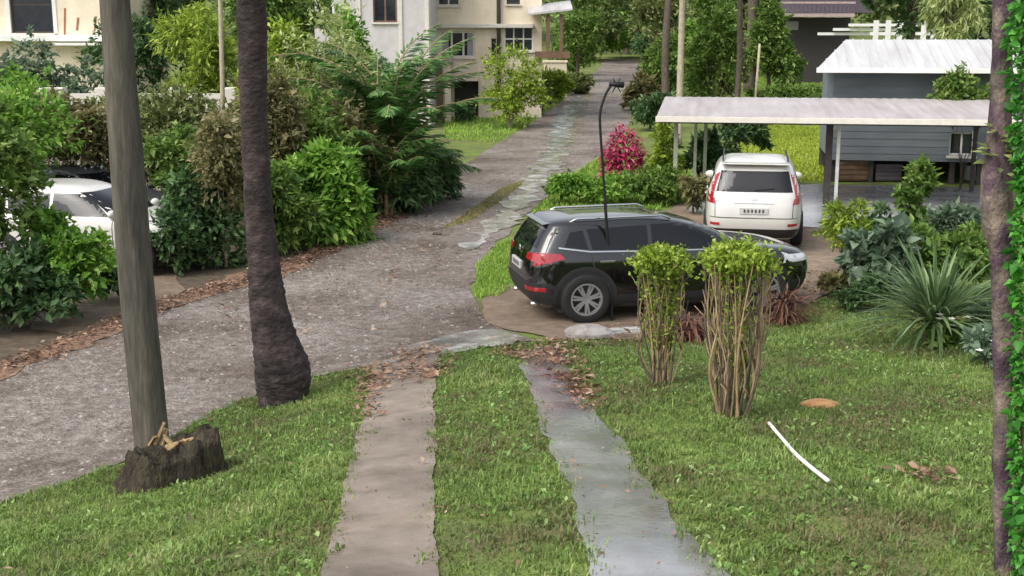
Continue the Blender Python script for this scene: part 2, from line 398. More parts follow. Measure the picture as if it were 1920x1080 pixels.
def tree(name, label, cat, loc, w, h, leaf, n, ll, lw, z0=.35, lumps=18, seed=0, group=None, bark='bark', tr=.12, lean=(0, 0), d=None, lump_r=.28, droop=.2, fill=.5):
    r = np.random.default_rng(seed + 900)
    root = thing(name, label, cat, loc, 0, group)
    V, F, C = crown(w, d or w, z0 * h, h, n, ll, lw, lumps, droop, r, fill, lump_r)
    V[:, 0] += lean[0]; V[:, 1] += lean[1]; C = C + np.array([lean[0], lean[1], 0])
    link('crown', np_mesh('crown', V, F, M[leaf]), root)
    mb = MB(); fork = np.array([lean[0] * .5, lean[1] * .5, h * (z0 + .12)])
    pts = smooth_path([(0, 0, -.1), (lean[0] * .12 + .03, 0, fork[2] * .5), fork], 4)
    mb.tube(pts, np.linspace(tr, tr * .7, len(pts)), 10, False)
    for t in C[:9]:
        q = fork * .5 + t * .5 + np.array([0, 0, .1 * h * .3])
        p2 = smooth_path([fork - np.array([0, 0, .05]), q, t], 3)
        mb.tube(p2, np.linspace(tr * .45, tr * .1, len(p2)), 6, False)
    mb.build('trunk', M[bark], root, True)
    return root

def frond(length, r, leaflets=34, ll=.42, lw=.05, arch=.55, up=1.0, droop=.5):
    """one pinnate frond along +x from the origin; V, F(tri), rachis points"""
    t = np.linspace(0, 1, 14); ang = up
    pts = []; p = np.zeros(3)
    for i in range(14):
        pts.append(p.copy()); a = up - arch * 2.2 * (i / 13) ** 1.15
        p = p + np.array([math.cos(a), 0, math.sin(a)]) * length / 13
    pts = np.array(pts)
    n = leaflets; tt = np.repeat(np.linspace(.14, 1, n), 2); sd = np.tile([1, -1], n)
    P = np.stack([np.interp(tt, t, pts[:, k]) for k in range(3)], 1)
    T = np.stack([np.interp(np.minimum(tt + .04, 1), t, pts[:, k]) - np.interp(np.maximum(tt - .04, 0), t, pts[:, k]) for k in range(3)], 1); T = unit(T)
    S = np.array([[0, 1.0, 0]]) * sd[:, None]
    D = T * (.55 + .5 * tt[:, None]) + S * (1.0 - .35 * tt[:, None]) + r.normal(0, .10, (2 * n, 3)); D[:, 2] -= droop * r.uniform(.5, 1.2, 2 * n) * .7
    up_ = np.cross(S, T); up_ *= np.sign(up_[:, 2:3] + 1e-6)
    L = ll * np.sin(np.clip(tt * .88 + .12, 0, 1) * math.pi) ** .6 * r.uniform(.85, 1.1, 2 * n)
    V, F = kites(P, D, up_ + r.normal(0, .2, (2 * n, 3)), L, lw, .12)
    return V, F, pts

def rotz(V, a): c, s = math.cos(a), math.sin(a); R = np.array([[c, -s, 0], [s, c, 0], [0, 0, 1]]); return np.asarray(V) @ R.T

def frond_crown(base, nf, length, r, upr=(.5, 1.35), arch=.5, spread=0.0, low=1.0, **kw):
    VV, FF, RV = [], [], MB(); o = 0
    for i in range(nf):
        a = i * 2.399 + r.uniform(-.3, .3); u = upr[0] + (upr[1] - upr[0]) * r.uniform(0, 1)
        V, F, pts = frond(length * r.uniform(.8, 1.1), r, up=u, arch=arch * r.uniform(.8, 1.2), **kw)
        b_ = np.asarray(base) * np.array([1, 1, r.uniform(low, 1)]) + np.array([r.normal(0, spread), r.normal(0, spread), 0]) if spread else np.asarray(base)
        V = rotz(V, a) + b_; pts = rotz(pts, a) + b_; V[:, 2] = np.maximum(V[:, 2], .03)
        VV.append(V); FF.append(F + o); o += len(V)
        RV.tube(pts, np.linspace(.022, .004, len(pts)) * length / 2.2, 5, False)
    return np.vstack(VV), np.vstack(FF), RV

def lump(rx, ry, rz, seed=0, amp=.18, sub=3, freq=1.7):
    import bmesh
    bm = bmesh.new(); bmesh.ops.create_icosphere(bm, subdivisions=sub, radius=1)
    from mathutils import noise
    off = Vector((seed * 3.1, seed * 1.7, seed * 2.3))
    for v in bm.verts:
        k = 1 + amp * noise.noise(v.co * freq + off) + amp * .4 * noise.noise(v.co * freq * 3 + off)
        v.co = Vector((v.co.x * rx * k, v.co.y * ry * k, v.co.z * rz * k))
    V = [tuple(v.co) for v in bm.verts]; F = [tuple(x.index for x in f.verts) for f in bm.faces]; bm.free()
    return V, F

def in_poly(x, y, poly):
    x = np.asarray(x); y = np.asarray(y); ins = np.zeros(x.shape, bool); n = len(poly)
    for i in range(n):
        x0, y0 = poly[i][:2]; x1, y1 = poly[(i + 1) % n][:2]
        c = (y0 > y) != (y1 > y)
        xi = (x1 - x0) * (y - y0) / ((y1 - y0) if y1 != y0 else 1e-9) + x0
        ins ^= c & (x < xi)
    return ins

def ragged(poly, step=.25, amp=.06, seed=0, rel=0.0):
    """resample an outline with an uneven edge"""
    r = np.random.default_rng(seed); out = []; n = len(poly); ph = r.uniform(0, 6, 4); acc = 0.0
    for i in range(n):
        a = np.array(poly[i][:2], float); b = np.array(poly[(i + 1) % n][:2], float); L = np.linalg.norm(b - a)
        st = step * (1 + .05 * max(0, (a[1] + b[1]) / 2 - 15)); k = max(1, int(L / st)); nn = np.array([-(b - a)[1], (b - a)[0]]) / max(L, 1e-6)
        for j in range(k):
            u = acc + L * j / k
            wv = math.sin(u * 1.7 + ph[0]) * .9 + math.sin(u * 4.1 + ph[1]) * .7 + math.sin(u * 9.3 + ph[2]) * .45 + r.normal(0, .35)
            out.append(a + (b - a) * j / k + nn * wv * amp * (1 + rel * a[1]))
        acc += L
    return [tuple(p) for p in out]

def drape(name, outline, mat, off, cell=.3):
    """a sheet laid on the ground inside the outline"""
    P = np.array(outline); x0, y0 = P.min(0); x1, y1 = P.max(0)
    pts = [Vector(p) for p in outline]; nb = len(pts)
    ys = [y0]
    while ys[-1] < y1: ys.append(ys[-1] + cell * (1 + .05 * max(0, ys[-1] - 14)))
    X, Y = [], []
    for j, y in enumerate(ys):
        c = cell * (1 + .05 * max(0, y - 14)); xs = np.arange(x0, x1, c) + (j % 2) * c / 2
        X += xs.tolist(); Y += [y] * len(xs)
    X = np.array(X); Y = np.array(Y); k = in_poly(X, Y, outline)
    pts += [Vector((a, b)) for a, b in zip(X[k], Y[k])]
    v, e, f, *_ = delaunay_2d_cdt(pts, [(i, (i + 1) % nb) for i in range(nb)], [], 1, 1e-5)
    V = np.array([(p.x, p.y) for p in v]); Z = H(V[:, 0], V[:, 1]) + off
    F = [tuple(t) for t in f]
    o = link(name, np_mesh(name, np.column_stack([V, Z]), F, mat, True))
    # winding up
    me = o.data
    if len(me.polygons) and me.polygons[0].normal.z < 0: me.flip_normals()
    return tag(o, kind='structure')

def gpoly(pxs): return [tuple(gp(*p)[:2]) for p in pxs]

# ------------------------------------------------------------------ ground, road, tracks
def axis(lo, hi, fine_lo, fine_hi, fine, grow=1.12):
    a = list(np.arange(fine_lo, fine_hi, fine)); s = fine
    while a[-1] < hi: s *= grow; a.append(a[-1] + s)
    s = fine; b = [fine_lo]
    while b[-1] > lo: s *= grow; b.append(b[-1] - s)
    return np.array(sorted(set(b[1:] + a)))
gxs = axis(-260, 260, -9, 10, .2); gys = axis(-12, 420, 3, 24, .2, 1.06)
GX, GY = np.meshgrid(gxs, gys); nx, ny = len(gxs), len(gys)
ii = np.arange(nx * ny).reshape(ny, nx)
Fg = np.stack([ii[:-1, :-1], ii[:-1, 1:], ii[1:, 1:], ii[1:, :-1]], -1).reshape(-1, 4)
tag(link('ground', np_mesh('ground', np.column_stack([GX.ravel(), GY.ravel(), H(GX, GY).ravel()]), Fg, M['ground'], True)), kind='structure')

ROAD_L = [(-260, 760), (0, 690), (160, 632), (300, 570), (420, 532), (520, 500), (640, 445), (760, 390), (850, 322), (930, 272), (1010, 222), (1070, 176), (1110, 142), (1135, 112)]
ROAD_R = [(1196, 112), (1196, 142), (1198, 185), (1178, 240), (1122, 298), (1056, 348), (985, 404), (930, 462), (893, 520), (885, 560), (905, 598), (960, 622), (1000, 640)]
LAWN_E = [(1000, 640), (930, 652), (830, 662), (680, 692), (560, 715), (400, 772), (250, 866), (100, 915), (0, 946), (-260, 1040)]
road_pts = gpoly(ROAD_L) + gpoly(ROAD_R) + gpoly(LAWN_E[1:])
road = ragged(road_pts, .25, .05, 1, .0)
drape('road', road, M['road'], .012, .3)

LT = [(588, 1180), (600, 1080), (636, 950), (668, 830), (690, 740), (700, 690), (752, 672), (828, 664)]
LT2 = [(818, 700), (815, 760), (816, 900), (818, 1080), (820, 1180)]
track1 = gpoly(LT + LT2)
drape('track', ragged(track1, .12, .014, 2), M['conc'], .018, .2)
RT = [(1140, 1180), (1112, 1080), (1072, 950), (1030, 840), (1000, 760), (985, 715), (975, 660), (1050, 650), (1062, 690), (1090, 745), (1150, 820), (1225, 920), (1300, 1010), (1360, 1090), (1420, 1180)]
track2 = gpoly(RT)
drape('track', ragged(track2, .12, .024, 3), M['wet'], .018, .2)
# broken pale slab where the tracks meet the road, wet shoulder strip along the road, dirt around the parked cars
LIP = [(672, 700), (720, 672), (780, 648), (860, 626), (930, 618), (968, 626), (985, 648), (900, 655), (828, 668), (752, 680), (700, 700)]
drape('kerb_slab', ragged(gpoly(LIP), .2, .03, 4), M['strip'], .024, .2)
STR = [(868, 470), (905, 462), (960, 420), (1000, 372), (1050, 310), (1070, 262), (1076, 210), (1098, 172), (1120, 150), (1085, 175), (1052, 208), (1032, 262), (1000, 310), (965, 362), (930, 402), (895, 440)]
drape('road_shoulder', ragged(gpoly(STR), .2, .10, 5, .012), M['strip'], .024, .3)
APR = [(905, 598), (960, 622), (1050, 640), (1180, 640), (1300, 620), (1440, 600), (1540, 560), (1600, 500), (1640, 440), (1600, 395), (1500, 372), (1310, 372), (1150, 430), (1000, 520), (900, 560)]
apron = gpoly(APR)
drape('dirt_yard', ragged(apron, .25, .05, 6), M['dirt'], .018, .3)
SLAB = [(1290, 400), (1300, 352), (1530, 348), (1700, 352), (1880, 356), (1900, 425), (1660, 432), (1545, 430), (1500, 428)]
drape('carport_floor', ragged(gpoly(SLAB), .3, .01, 7), M['apron'], .030, .4)
LIT = [(-100, 720), (0, 686), (150, 628), (300, 566), (420, 526), (520, 494), (640, 440), (740, 388), (830, 330), (842, 345), (770, 400), (700, 440), (600, 490), (520, 524), (420, 552), (300, 590), (170, 650), (0, 715)]
litter_bed = gpoly(LIT)
drape('leaf_mould', ragged(litter_bed, .2, .08, 8), M['litterbed'], .020, .3)
BED = [(-300, 800), (0, 700), (150, 640), (300, 580), (420, 540), (520, 508), (640, 452), (760, 395), (850, 328), (845, 285), (760, 270), (600, 300), (400, 330), (100, 360), (-300, 400)]
drape('soil_bed', ragged(gpoly(BED), .4, .05, 9), M['soil'], .008, .4)
DRV = [(150, 640), (300, 580), (345, 545), (330, 500), (240, 470), (120, 500), (100, 560), (60, 620)]
drape('dirt_drive', ragged(gpoly(DRV), .3, .05, 11), M['dirt'], .016, .3)
MIDG = [(828, 432), (880, 398), (940, 355), (985, 338), (975, 352), (930, 385), (880, 418)]
midgrass = gpoly(MIDG)

# ------------------------------------------------------------------ grass, weeds, litter, loose stones
def rand_in(poly, n, r):
    P = np.array(poly); lo, hi = P.min(0), P.max(0); X = np.empty(0); Y = np.empty(0)
    while len(X) < n:
        x = r.uniform(lo[0], hi[0], n * 2); y = r.uniform(lo[1], hi[1], n * 2); k = in_poly(x, y, poly)
        X = np.append(X, x[k]); Y = np.append(Y, y[k])
    return X[:n], Y[:n]

def blades(X, Y, ln, wd, r, lean=.55):
    n = len(X); Z = H(X, Y); P = np.column_stack([X, Y, Z])
    a = r.uniform(0, 2 * np.pi, n); k = r.normal(0, lean, n)
    D = np.column_stack([np.cos(a) * k, np.sin(a) * k, np.ones(n)]); D = unit(D)
    S = np.column_stack([-np.sin(a + r.normal(0, .6, n)), np.cos(a), np.zeros(n)]); S = unit(S)
    ln = ln * r.uniform(.5, 1.25, n); wd = wd * r.uniform(.7, 1.3, n)
    B = np.column_stack([np.cos(a), np.sin(a), np.full(n, -.5)]) * (ln * .35)[:, None]
    V = np.empty((n, 5, 3)); m = P + D * (ln * .6)[:, None]
    V[:, 0] = P + S * (wd * .5)[:, None]; V[:, 1] = P - S * (wd * .5)[:, None]
    V[:, 2] = m - S * (wd * .42)[:, None]; V[:, 3] = m + S * (wd * .42)[:, None]; V[:, 4] = P + D * ln[:, None] + B
    i = np.arange(n)[:, None] * 5
    F = np.concatenate([i + [0, 1, 2], i + [0, 2, 3], i + [3, 2, 4]], 1).reshape(-1, 3)
    return V.reshape(-1, 3), F

def snoise(X, Y, f, s):
    return (np.sin(X * f + s) * np.sin(Y * f * 1.3 + s * 2) + np.sin(X * f * 2.3 + 2 * s + Y * f * .7) * .6 + np.sin(Y * f * 2.9 - X * f * 1.1 + s) * .5) / 2.1

r = np.random.default_rng(21)
lawn = gpoly([(-40, 966), (0, 946), (100, 915), (250, 866), (400, 772), (560, 715), (680, 692), (830, 662), (1000, 648), (1060, 640), (1180, 640), (1300, 622), (1440, 602), (1540, 565), (1700, 545), (1960, 530)]) + [(10, 12), (6, 4.6), (-5.5, 4.6)]
X, Y = rand_in(lawn, 330000, r)
jx, jy = r.normal(0, .075, len(X)), r.normal(0, .06, len(X))
keep = ~in_poly(X + jx, Y + jy, track1) & ~in_poly(X + jx, Y + jy, track2) & (r.uniform(0, 1, len(X)) < np.clip(1.3 - (Y - 5) * .055, .35, 1))
keep &= snoise(X, Y, 1.7, 1.0) + r.normal(0, .35, len(X)) > -.75
X, Y = X[keep], Y[keep]
tx, ty = rand_in(lawn, 26000, r); tq = tx + r.normal(0, .05, len(tx)); tk = (snoise(tx, ty, 2.0, 5) + r.normal(0, .5, len(tx)) > -.1) & ~in_poly(tq, ty, track1) & ~in_poly(tq, ty, track2); tx, ty = tx[tk], ty[tk]; nt_ = len(tx)
tl = r.uniform(.045, .10, nt_) * (1 + .35 * snoise(tx, ty, 1.3, 9)); q = r.integers(0, nt_, nt_ * 9)
TX, TY = tx[q] + r.normal(0, .022, len(q)), ty[q] + r.normal(0, .022, len(q))
Vt, Ft = blades(TX, TY, tl[q], .010, r, .85)
V, F = blades(X, Y, np.maximum(.02, .043 + .024 * snoise(X, Y, 2.3, .4) + .016 * snoise(X, Y, 6.1, 2)), .0095, r, .75)
Ft = Ft + len(V); V = np.vstack([V, Vt]); F = np.vstack([F, Ft])
tag(link('grass', np_mesh('grass', V, F, M['grass'])), 'short patchy green lawn grass either side of the tracks', 'grass', kind='stuff')
# broad-leaved lawn weeds
X, Y = rand_in(lawn, 15000, r)
keep = ~in_poly(X, Y, track1) & ~in_poly(X, Y, track2) & (snoise(X, Y, 1.1, 3) > -.15)
X, Y = X[keep], Y[keep]; n = len(X)
a = r.uniform(0, 2 * np.pi, n); D = np.column_stack([np.cos(a), np.sin(a), r.uniform(.1, .9, n)]); N = np.column_stack([r.normal(0, .3, (n, 2)), np.ones(n)])
V, F = kites(np.column_stack([X, Y, H(X, Y) + .012]), D, N, r.uniform(.025, .07, n), r.uniform(.018, .04, n))
tag(link('weeds', np_mesh('weeds', V, F, M['weed'])), 'small broad-leaved weeds scattered through the sloping lawn', 'weeds', kind='stuff')
# verges: taller grass along the road and on the far lawns
VG = [gpoly([(832, 262), (835, 210), (900, 190), (1040, 165), (1075, 160), (1040, 196), (1000, 230), (930, 268)]),
      gpoly([(1000, 398), (1060, 340), (1120, 300), (1180, 290), (1300, 330), (1300, 372), (1150, 425), (1060, 450), (960, 470)]),
      gpoly([(890, 560), (893, 500), (935, 460), (990, 440), (1000, 520), (930, 560)]),
      gpoly([(1380, 345), (1390, 250), (1400, 235), (1560, 240), (1560, 340)]),
      gpoly([(1380, 180), (1390, 130), (1480, 110), (1580, 128), (1600, 185)]),
      gpoly([(830, 220), (850, 195), (905, 190), (905, 222)])]
X, Y = rand_in(VG[3], 16000, r); V, F = blades(X, Y, .13 * (1 + .3 * snoise(X, Y, 1.5, 3)), .03, r, .5)
tag(link('lawn_grass', np_mesh('lawn_grass', V, F, M['yellowlawn'])), 'bright yellow-green lawn grass beyond the white car', 'grass', kind='stuff')
Vs, Fs, o = [], [], 0
for k, pl in enumerate(VG):
    if k == 3: continue
    A = np.array(pl); dist = A[:, 1].mean(); n = [9000, 12000, 6000, 9000, 14000, 2500][k]
    X, Y = rand_in(pl, n, r)
    V, F = blades(X, Y, (.10 if dist < 25 else .16) * (1 + .4 * snoise(X, Y, 1.5, k)), .012 if dist < 25 else .03, r, .5)
    Vs.append(V); Fs.append(F + o); o += len(V)
tag(link('verge_grass', np_mesh('verge_grass', np.vstack(Vs), np.vstack(Fs), M['grass2'])), 'lusher green grass on the road verges and far lawns', 'grass', kind='stuff')
mid2 = gpoly([(1010, 320), (1065, 250), (1090, 190), (1120, 150), (1105, 190), (1090, 250), (1050, 330)]); X2, Y2 = rand_in(mid2, 2600, r); X, Y = rand_in(midgrass, 5000, r); X, Y = np.append(X, X2), np.append(Y, Y2); V, F = blades(X, Y, .07, .012, r, .6)
tag(link('dry_grass', np_mesh('dry_grass', V, F, M['grassdry'])), 'yellowish grass strip growing along the middle of the gravel road', 'grass', kind='stuff')

def scatter_leaves(polys, counts, mat, name, label, s=(.03, .085)):
    Vs, Fs, o = [], [], 0
    for pl, n in zip(polys, counts):
        X, Y = rand_in(pl, n * 2, r); kp = np.argsort(-(snoise(X, Y, 2.6, 4) + .6 * snoise(X, Y, 7.0, 1) + r.normal(0, .45, len(X))))[:n]; X, Y = X[kp] + r.normal(0, .07, n), Y[kp] + r.normal(0, .07, n); a = r.uniform(0, 2 * np.pi, n)
        D = np.column_stack([np.cos(a), np.sin(a), r.normal(.1, .22, n)]); N = np.column_stack([r.normal(0, .45, (n, 2)), np.ones(n)])
        ln = r.uniform(*s, n) * np.clip(r.lognormal(-.08, .4, n), .4, 1.8) * (.62 if pl is lawn else .45 if (pl is track1 or pl is track2) else 1); V, F = kites(np.column_stack([X, Y, H(X, Y) + .035 + r.uniform(0, .02, n)]), D, N, ln, ln * r.uniform(.35, .6, n), .18)
        Vs.append(V); Fs.append(F + o); o += len(V)
    return tag(link(name, np_mesh(name, np.vstack(Vs), np.vstack(Fs), M[mat])), label, 'leaf litter', kind='stuff')
scatter_leaves([litter_bed, gpoly([(660, 715), (680, 680), (800, 650), (840, 660), (825, 730), (700, 740)]), gpoly([(925, 672), (960, 640), (1060, 640), (1110, 720), (1120, 790), (1070, 760), (1050, 700), (990, 680)]),
                gpoly([(680, 800), (676, 700), (712, 690), (700, 760), (690, 830)]), gpoly([(300, 660), (420, 560), (800, 400), (880, 470), (700, 640)]),
                gpoly([(1060, 660), (1440, 600), (1540, 570), (1600, 520), (1500, 510), (1300, 590), (1100, 620)]), lawn, track1, track2, gpoly([(1700, 870), (1790, 880), (1770, 915), (1700, 905)]), road_pts],
               [6500, 900, 950, 260, 400, 1200, 420, 60, 110, 90, 1100], 'litter', 'fallen_leaves', 'tan and orange fallen leaves along the road edge and track ends')
scatter_leaves([gpoly([(1010, 690), (1040, 655), (1090, 690), (1115, 760), (1075, 745)]), gpoly([(620, 440), (700, 405), (760, 385), (800, 400), (700, 440), (540, 520)]),
                gpoly([(1200, 640), (1300, 600), (1440, 585), (1480, 600), (1330, 650)])], [260, 500, 420], 'litterred', 'dry_leaves', 'dark reddish dead leaves banked at track top and hedge foot')
# loose stones on the road
X, Y = rand_in(road_pts, 26000, r); k = (Y < 42) & (r.uniform(0, 1, len(X)) < np.clip(1.2 - (Y - 10) * .035, .15, 1)); X, Y = X[k], Y[k]; n = len(X)
s = .010 + .022 * r.uniform(0, 1, n) ** 2.5
ang = r.uniform(0, 6.28, n); tetra = np.array([(1, 0, .1), (0, 1, .05), (-1, 0, .1), (0, -1, .05), (.15, .1, .8)])
c_, s_ = np.cos(ang), np.sin(ang); TV = tetra[None] * np.column_stack([s * r.uniform(.8, 1.5, n), s, s * r.uniform(.6, 1.1, n)])[:, None, :]
RX = TV[..., 0] * c_[:, None] - TV[..., 1] * s_[:, None]; RY = TV[..., 0] * s_[:, None] + TV[..., 1] * c_[:, None]
V = np.stack([RX + X[:, None], RY + Y[:, None], TV[..., 2] + (H(X, Y) + .010)[:, None]], -1).reshape(-1, 3)
b = np.arange(n)[:, None] * 5; F = np.concatenate([b + [0, 1, 4], b + [1, 2, 4], b + [2, 3, 4], b + [3, 0, 4]], 1).reshape(-1, 3)
gm = leafmat('loose stone', [(.07, .06, .054), (.13, .114, .104), (.19, .17, .158), (.27, .25, .235)], trans=0, rough=.8, patch=.1)
tag(link('gravel', np_mesh('gravel', V, F, gm)), 'loose grey stones strewn over the gravel road', 'gravel', kind='stuff')

# ------------------------------------------------------------------ foreground: pole, stump, palm
b = gp(284, 838); Y0 = b.y
prof = [(285, 850, 33), (284, 820, 32), (272, 700, 32), (262, 600, 31.5), (249, 450, 31), (238, 300, 29.5), (226, 150, 27.5), (215, 0, 26), (200, -200, 25), (180, -450, 24), (160, -700, 22)]
pole = thing('pole', 'tall smooth grey timber pole rising beside the dark stump', 'pole', b)
pts = [at(x, y, Y0) - b for x, y, w in prof]; rad = [w * mpp(Y0) for x, y, w in prof]
pr = smooth_path([(*p, q) for p, q in zip(pts, rad)], 5)
V, F = tube([q[:3] for q in pr], [q[3] for q in pr], 24)
link('shaft', np_mesh('shaft', V, F, M['pole'], True), pole)
mb = MB()
for k in range(3): q = at(262 + k, 600 - k * 8, Y0) - b; mb.box(q.x - .03, q.x + .03, q.y - .185, q.y - .175, q.z - .03 - .0 * k, q.z + .03) if k == 5 else None
# stump
sb = gp(312, 900)
st = thing('tree_stump', 'dark rotten tree stump with pale splintered top at foot of pole', 'stump', sb)
k = mpp(sb.y)
rs = np.random.default_rng(3); mb = MB(); nseg, nl = 40, 9; V = []
for j in range(nl):
    t = j / (nl - 1)
    for i in range(nseg):
        a = 2 * math.pi * i / nseg
        rr = 1 + .12 * math.sin(3 * a + 1) + .08 * math.sin(7 * a + 2.1 * t) + .05 * math.sin(13 * a + 5 * t) + rs.normal(0, .018)
        fl = 1.10 - .22 * t + .10 * (1 - t) ** 3
        top = .29 + .05 * math.sin(2 * a + .5) + .07 * math.cos(a - .2) + .03 * math.sin(9 * a) + rs.normal(0, .012)
        V.append((math.cos(a) * 88 * k * rr * fl + .06 * t, math.sin(a) * .30 * rr * fl, -.08 + (top + .08) * t))
F = [(j * nseg + i, j * nseg + (i + 1) % nseg, (j + 1) * nseg + (i + 1) % nseg, (j + 1) * nseg + i) for j in range(nl - 1) for i in range(nseg)]
b0 = (nl - 1) * nseg
for q, sc in enumerate((.7, .35)):   # sunken ragged top
    for i in range(nseg):
        v = V[b0 + i]; V.append((v[0] * sc + .03 * (1 - sc), v[1] * sc, v[2] - .07 * (q + 1) + rs.normal(0, .025)))
for q in range(2):
    a0 = b0 + q * nseg; a1 = a0 + nseg
    F += [(a0 + i, a0 + (i + 1) % nseg, a1 + (i + 1) % nseg, a1 + i) for i in range(nseg)]
F.append(tuple(b0 + 2 * nseg + i for i in range(nseg)))
link('stump_body', np_mesh('stump_body', V, F, M['stump'], True), st)
for (px, py, w, h) in ((299, 806, 7, 34), (306, 815, 5, 26), (318, 824, 5, 20), (338, 826, 6, 14), (350, 828, 7, 12), (362, 826, 5, 13), (328, 832, 6, 12), (288, 822, 5, 16)):
    q = at(px, py, sb.y + .10) - sb; mb = MB(); dx, dy = rs.normal(0, .05), rs.normal(0, .03)
    for _ in range(2):
        mb.bar((q.x - dx + rs.normal(0, .008), q.y, q.z - h * k * .8), (q.x + dx, q.y + dy, q.z + h * k * rs.uniform(.2, .5)), w * k * rs.uniform(1.2, 2), w * k * .7)
    mb.build('splinter', M['freshwood'], st)
# coconut palm with swollen base
b = gp(532, 757); Y0 = b.y
edges = [(790, 487, 562), (760, 485, 570), (720, 480, 581), (690, 477, 581), (650, 474, 563), (600, 470, 545), (550, 467, 533), (500, 466, 524), (400, 460, 511), (300, 456, 504), (200, 452, 500), (0, 445, 497), (-300, 430, 480), (-700, 405, 450), (-1100, 385, 425)]
palm = thing('palm_tree', 'dark rough palm trunk with swollen base on the lawn edge', 'tree', b)
pr = smooth_path([(*(at((l + q) / 2, y, Y0) - b), (q - l) / 2 * mpp(Y0)) for y, l, q in edges], 9)
rp = np.random.default_rng(8)
V, F = tube([q[:3] for q in pr], [q[3] * (1 + .012 * math.sin(i * 2.1) + rp.normal(0, .012)) for i, q in enumerate(pr)], 28)
V = [v + Vector((rp.normal(0, .005), rp.normal(0, .005), 0)) for v in V]
link('trunk', np_mesh('trunk', V, F, M['palmbark'], True), palm)
topp = np.array(pr[-1][:3])
V, F, RV = frond_crown(topp, 16, 3.6, rp, (.1, 1.3), .55, leaflets=46, ll=.75, lw=.06)
link('crown', np_mesh('crown', V, F, M['mid']), palm); RV.build('frond_stalk', M['olive'], palm)

# ------------------------------------------------------------------ clipped stem shrubs on the lawn
def clipped(label, base, w, h, ns, seed, leanx=0.0, topr=.22, foot=.10, bushy=0, gap=.5):
    r = np.random.default_rng(seed)
    root = thing('stem_shrub', label, 'shrub', base, 0, 'clipped bare-stemmed shrubs on the lawn')
    tops = []
    for i in range(ns):
        a = 2 * math.pi * i / ns + r.uniform(-.2, .2); q = math.sqrt(r.uniform(.05, 1))
        x0, y0 = math.cos(a) * foot * q, math.sin(a) * foot * q; x1, y1 = math.cos(a) * w * .5 * q + leanx, math.sin(a) * w * .42 * q
        hh = h * r.uniform(.84, .96)
        p = smooth_path([(x0, y0, -.05), (x0 + (x1 - x0) * .25 + r.normal(0, .05), y0 + (y1 - y0) * .25 + r.normal(0, .03), hh * .3), (x0 + (x1 - x0) * .75 + r.normal(0, .045), y0 + (y1 - y0) * .75 + r.normal(0, .03), hh * .62), (x1 + r.normal(0, .02), y1, hh)], 4)
        mb = MB(); mb.tube(p, np.linspace(r.uniform(.009, .014), .005, len(p)), 6)
        for _ in range(4):   # side twigs
            j = r.integers(2, len(p) - 1); e = p[j] + np.array([r.normal(0, .06), r.normal(0, .06), r.uniform(.12, .25)])
            mb.tube([p[j], (p[j] + e) / 2 + r.normal(0, .01, 3), e], [.006, .005, .003], 5)
        mb.build('stem', M['tanstem' if i % 3 else 'bark'], root, True); tops.append(p[-1])
    T = np.array(tops); n = 2600; T = np.vstack([T, T * np.array([.5, .5, 1]) + [leanx * .5, 0, .04], T * np.array([.75, .75, 1]) + [leanx * .25, 0, .02]])
    c = T[r.integers(0, len(T), n)] + r.normal(0, 1, (n, 3)) * np.array([.06, .06, .045]) + np.array([0, 0, .02])
    D = np.column_stack([r.normal(0, .7, (n, 2)), r.uniform(-.1, 1.2, n)]); N = r.normal(0, .6, (n, 3)); N[:, 2] += .7
    V, F = kites(c, D, N, r.uniform(.035, .075, n), r.uniform(.022, .04, n))
    link('foliage', np_mesh('foliage', V, F, M['yellow']), root)
    if bushy:
        n = bushy; z = h * (.92 - .62 * r.uniform(0, 1, n) ** 1.6); a = r.uniform(0, 6.28, n); q = (w * .16 + w * .3 * z / h) * r.uniform(.3, 1, n)
        c = np.column_stack([np.cos(a) * q + leanx * z / h, np.sin(a) * q, z]); V, F = kites(c, r.normal(0, 1, (n, 3)), r.normal(0, 1, (n, 3)), r.uniform(.03, .06, n), .025)
        link('side_leaves', np_mesh('side_leaves', V, F, M['yellow' if ns > 25 else 'bright']), root)
    return root
bA = gp(1238, 722); clipped('smaller bare-stemmed shrub with flat green top in front of the black car', bA, 112 * mpp(bA.y), 250 * mpp(bA.y), 30, 31, -.03, bushy=1300)
bB = gp(1372, 782); clipped('larger tan-stemmed shrub with flat green top nearest the orange husk', bB, 132 * mpp(bB.y), 318 * mpp(bB.y), 48, 32, .01, bushy=900, foot=.15)
# dead reddish plant between them and the cars
for i, (px, py, w, h, lab) in enumerate([(1472, 605, 80, 100, 'dead rust-brown plant right of the larger stem shrub'), (1290, 640, 90, 80, 'dead rust-brown plant between the two stem shrubs')]):
    b = gp(px, py); k = mpp(b.y); r2 = np.random.default_rng(40 + i)
    root = thing('dead_plant', lab, 'plant', b, 0, 'dead brown plants behind the stem shrubs'); n = 260
    a = r2.uniform(0, 6.28, n); q = np.sqrt(r2.uniform(0, 1, n)) * w * k * .3
    P = np.column_stack([np.cos(a) * q, np.sin(a) * q * .8, r2.uniform(0, h * k * .55, n)]); D = np.column_stack([np.cos(a) * .6 + r2.normal(0, .3, n), np.sin(a) * .6 + r2.normal(0, .3, n), r2.uniform(-.5, 1, n)])
    V, F = straps(P, D, r2.uniform(.15, .4, n), .035, r2.uniform(.4, 1, n), 4, r2)
    V[:, 2] = np.maximum(V[:, 2], .01); link('dead_leaves', np_mesh('dead_leaves', V, F, M['litterred']), root)
    branches(np.column_stack([r2.normal(0, w * k * .2, 12), r2.normal(0, w * k * .2, 12), r2.uniform(.4, 1, 12) * h * k]), .014, r2).build('stem', M['bark'], root, True)

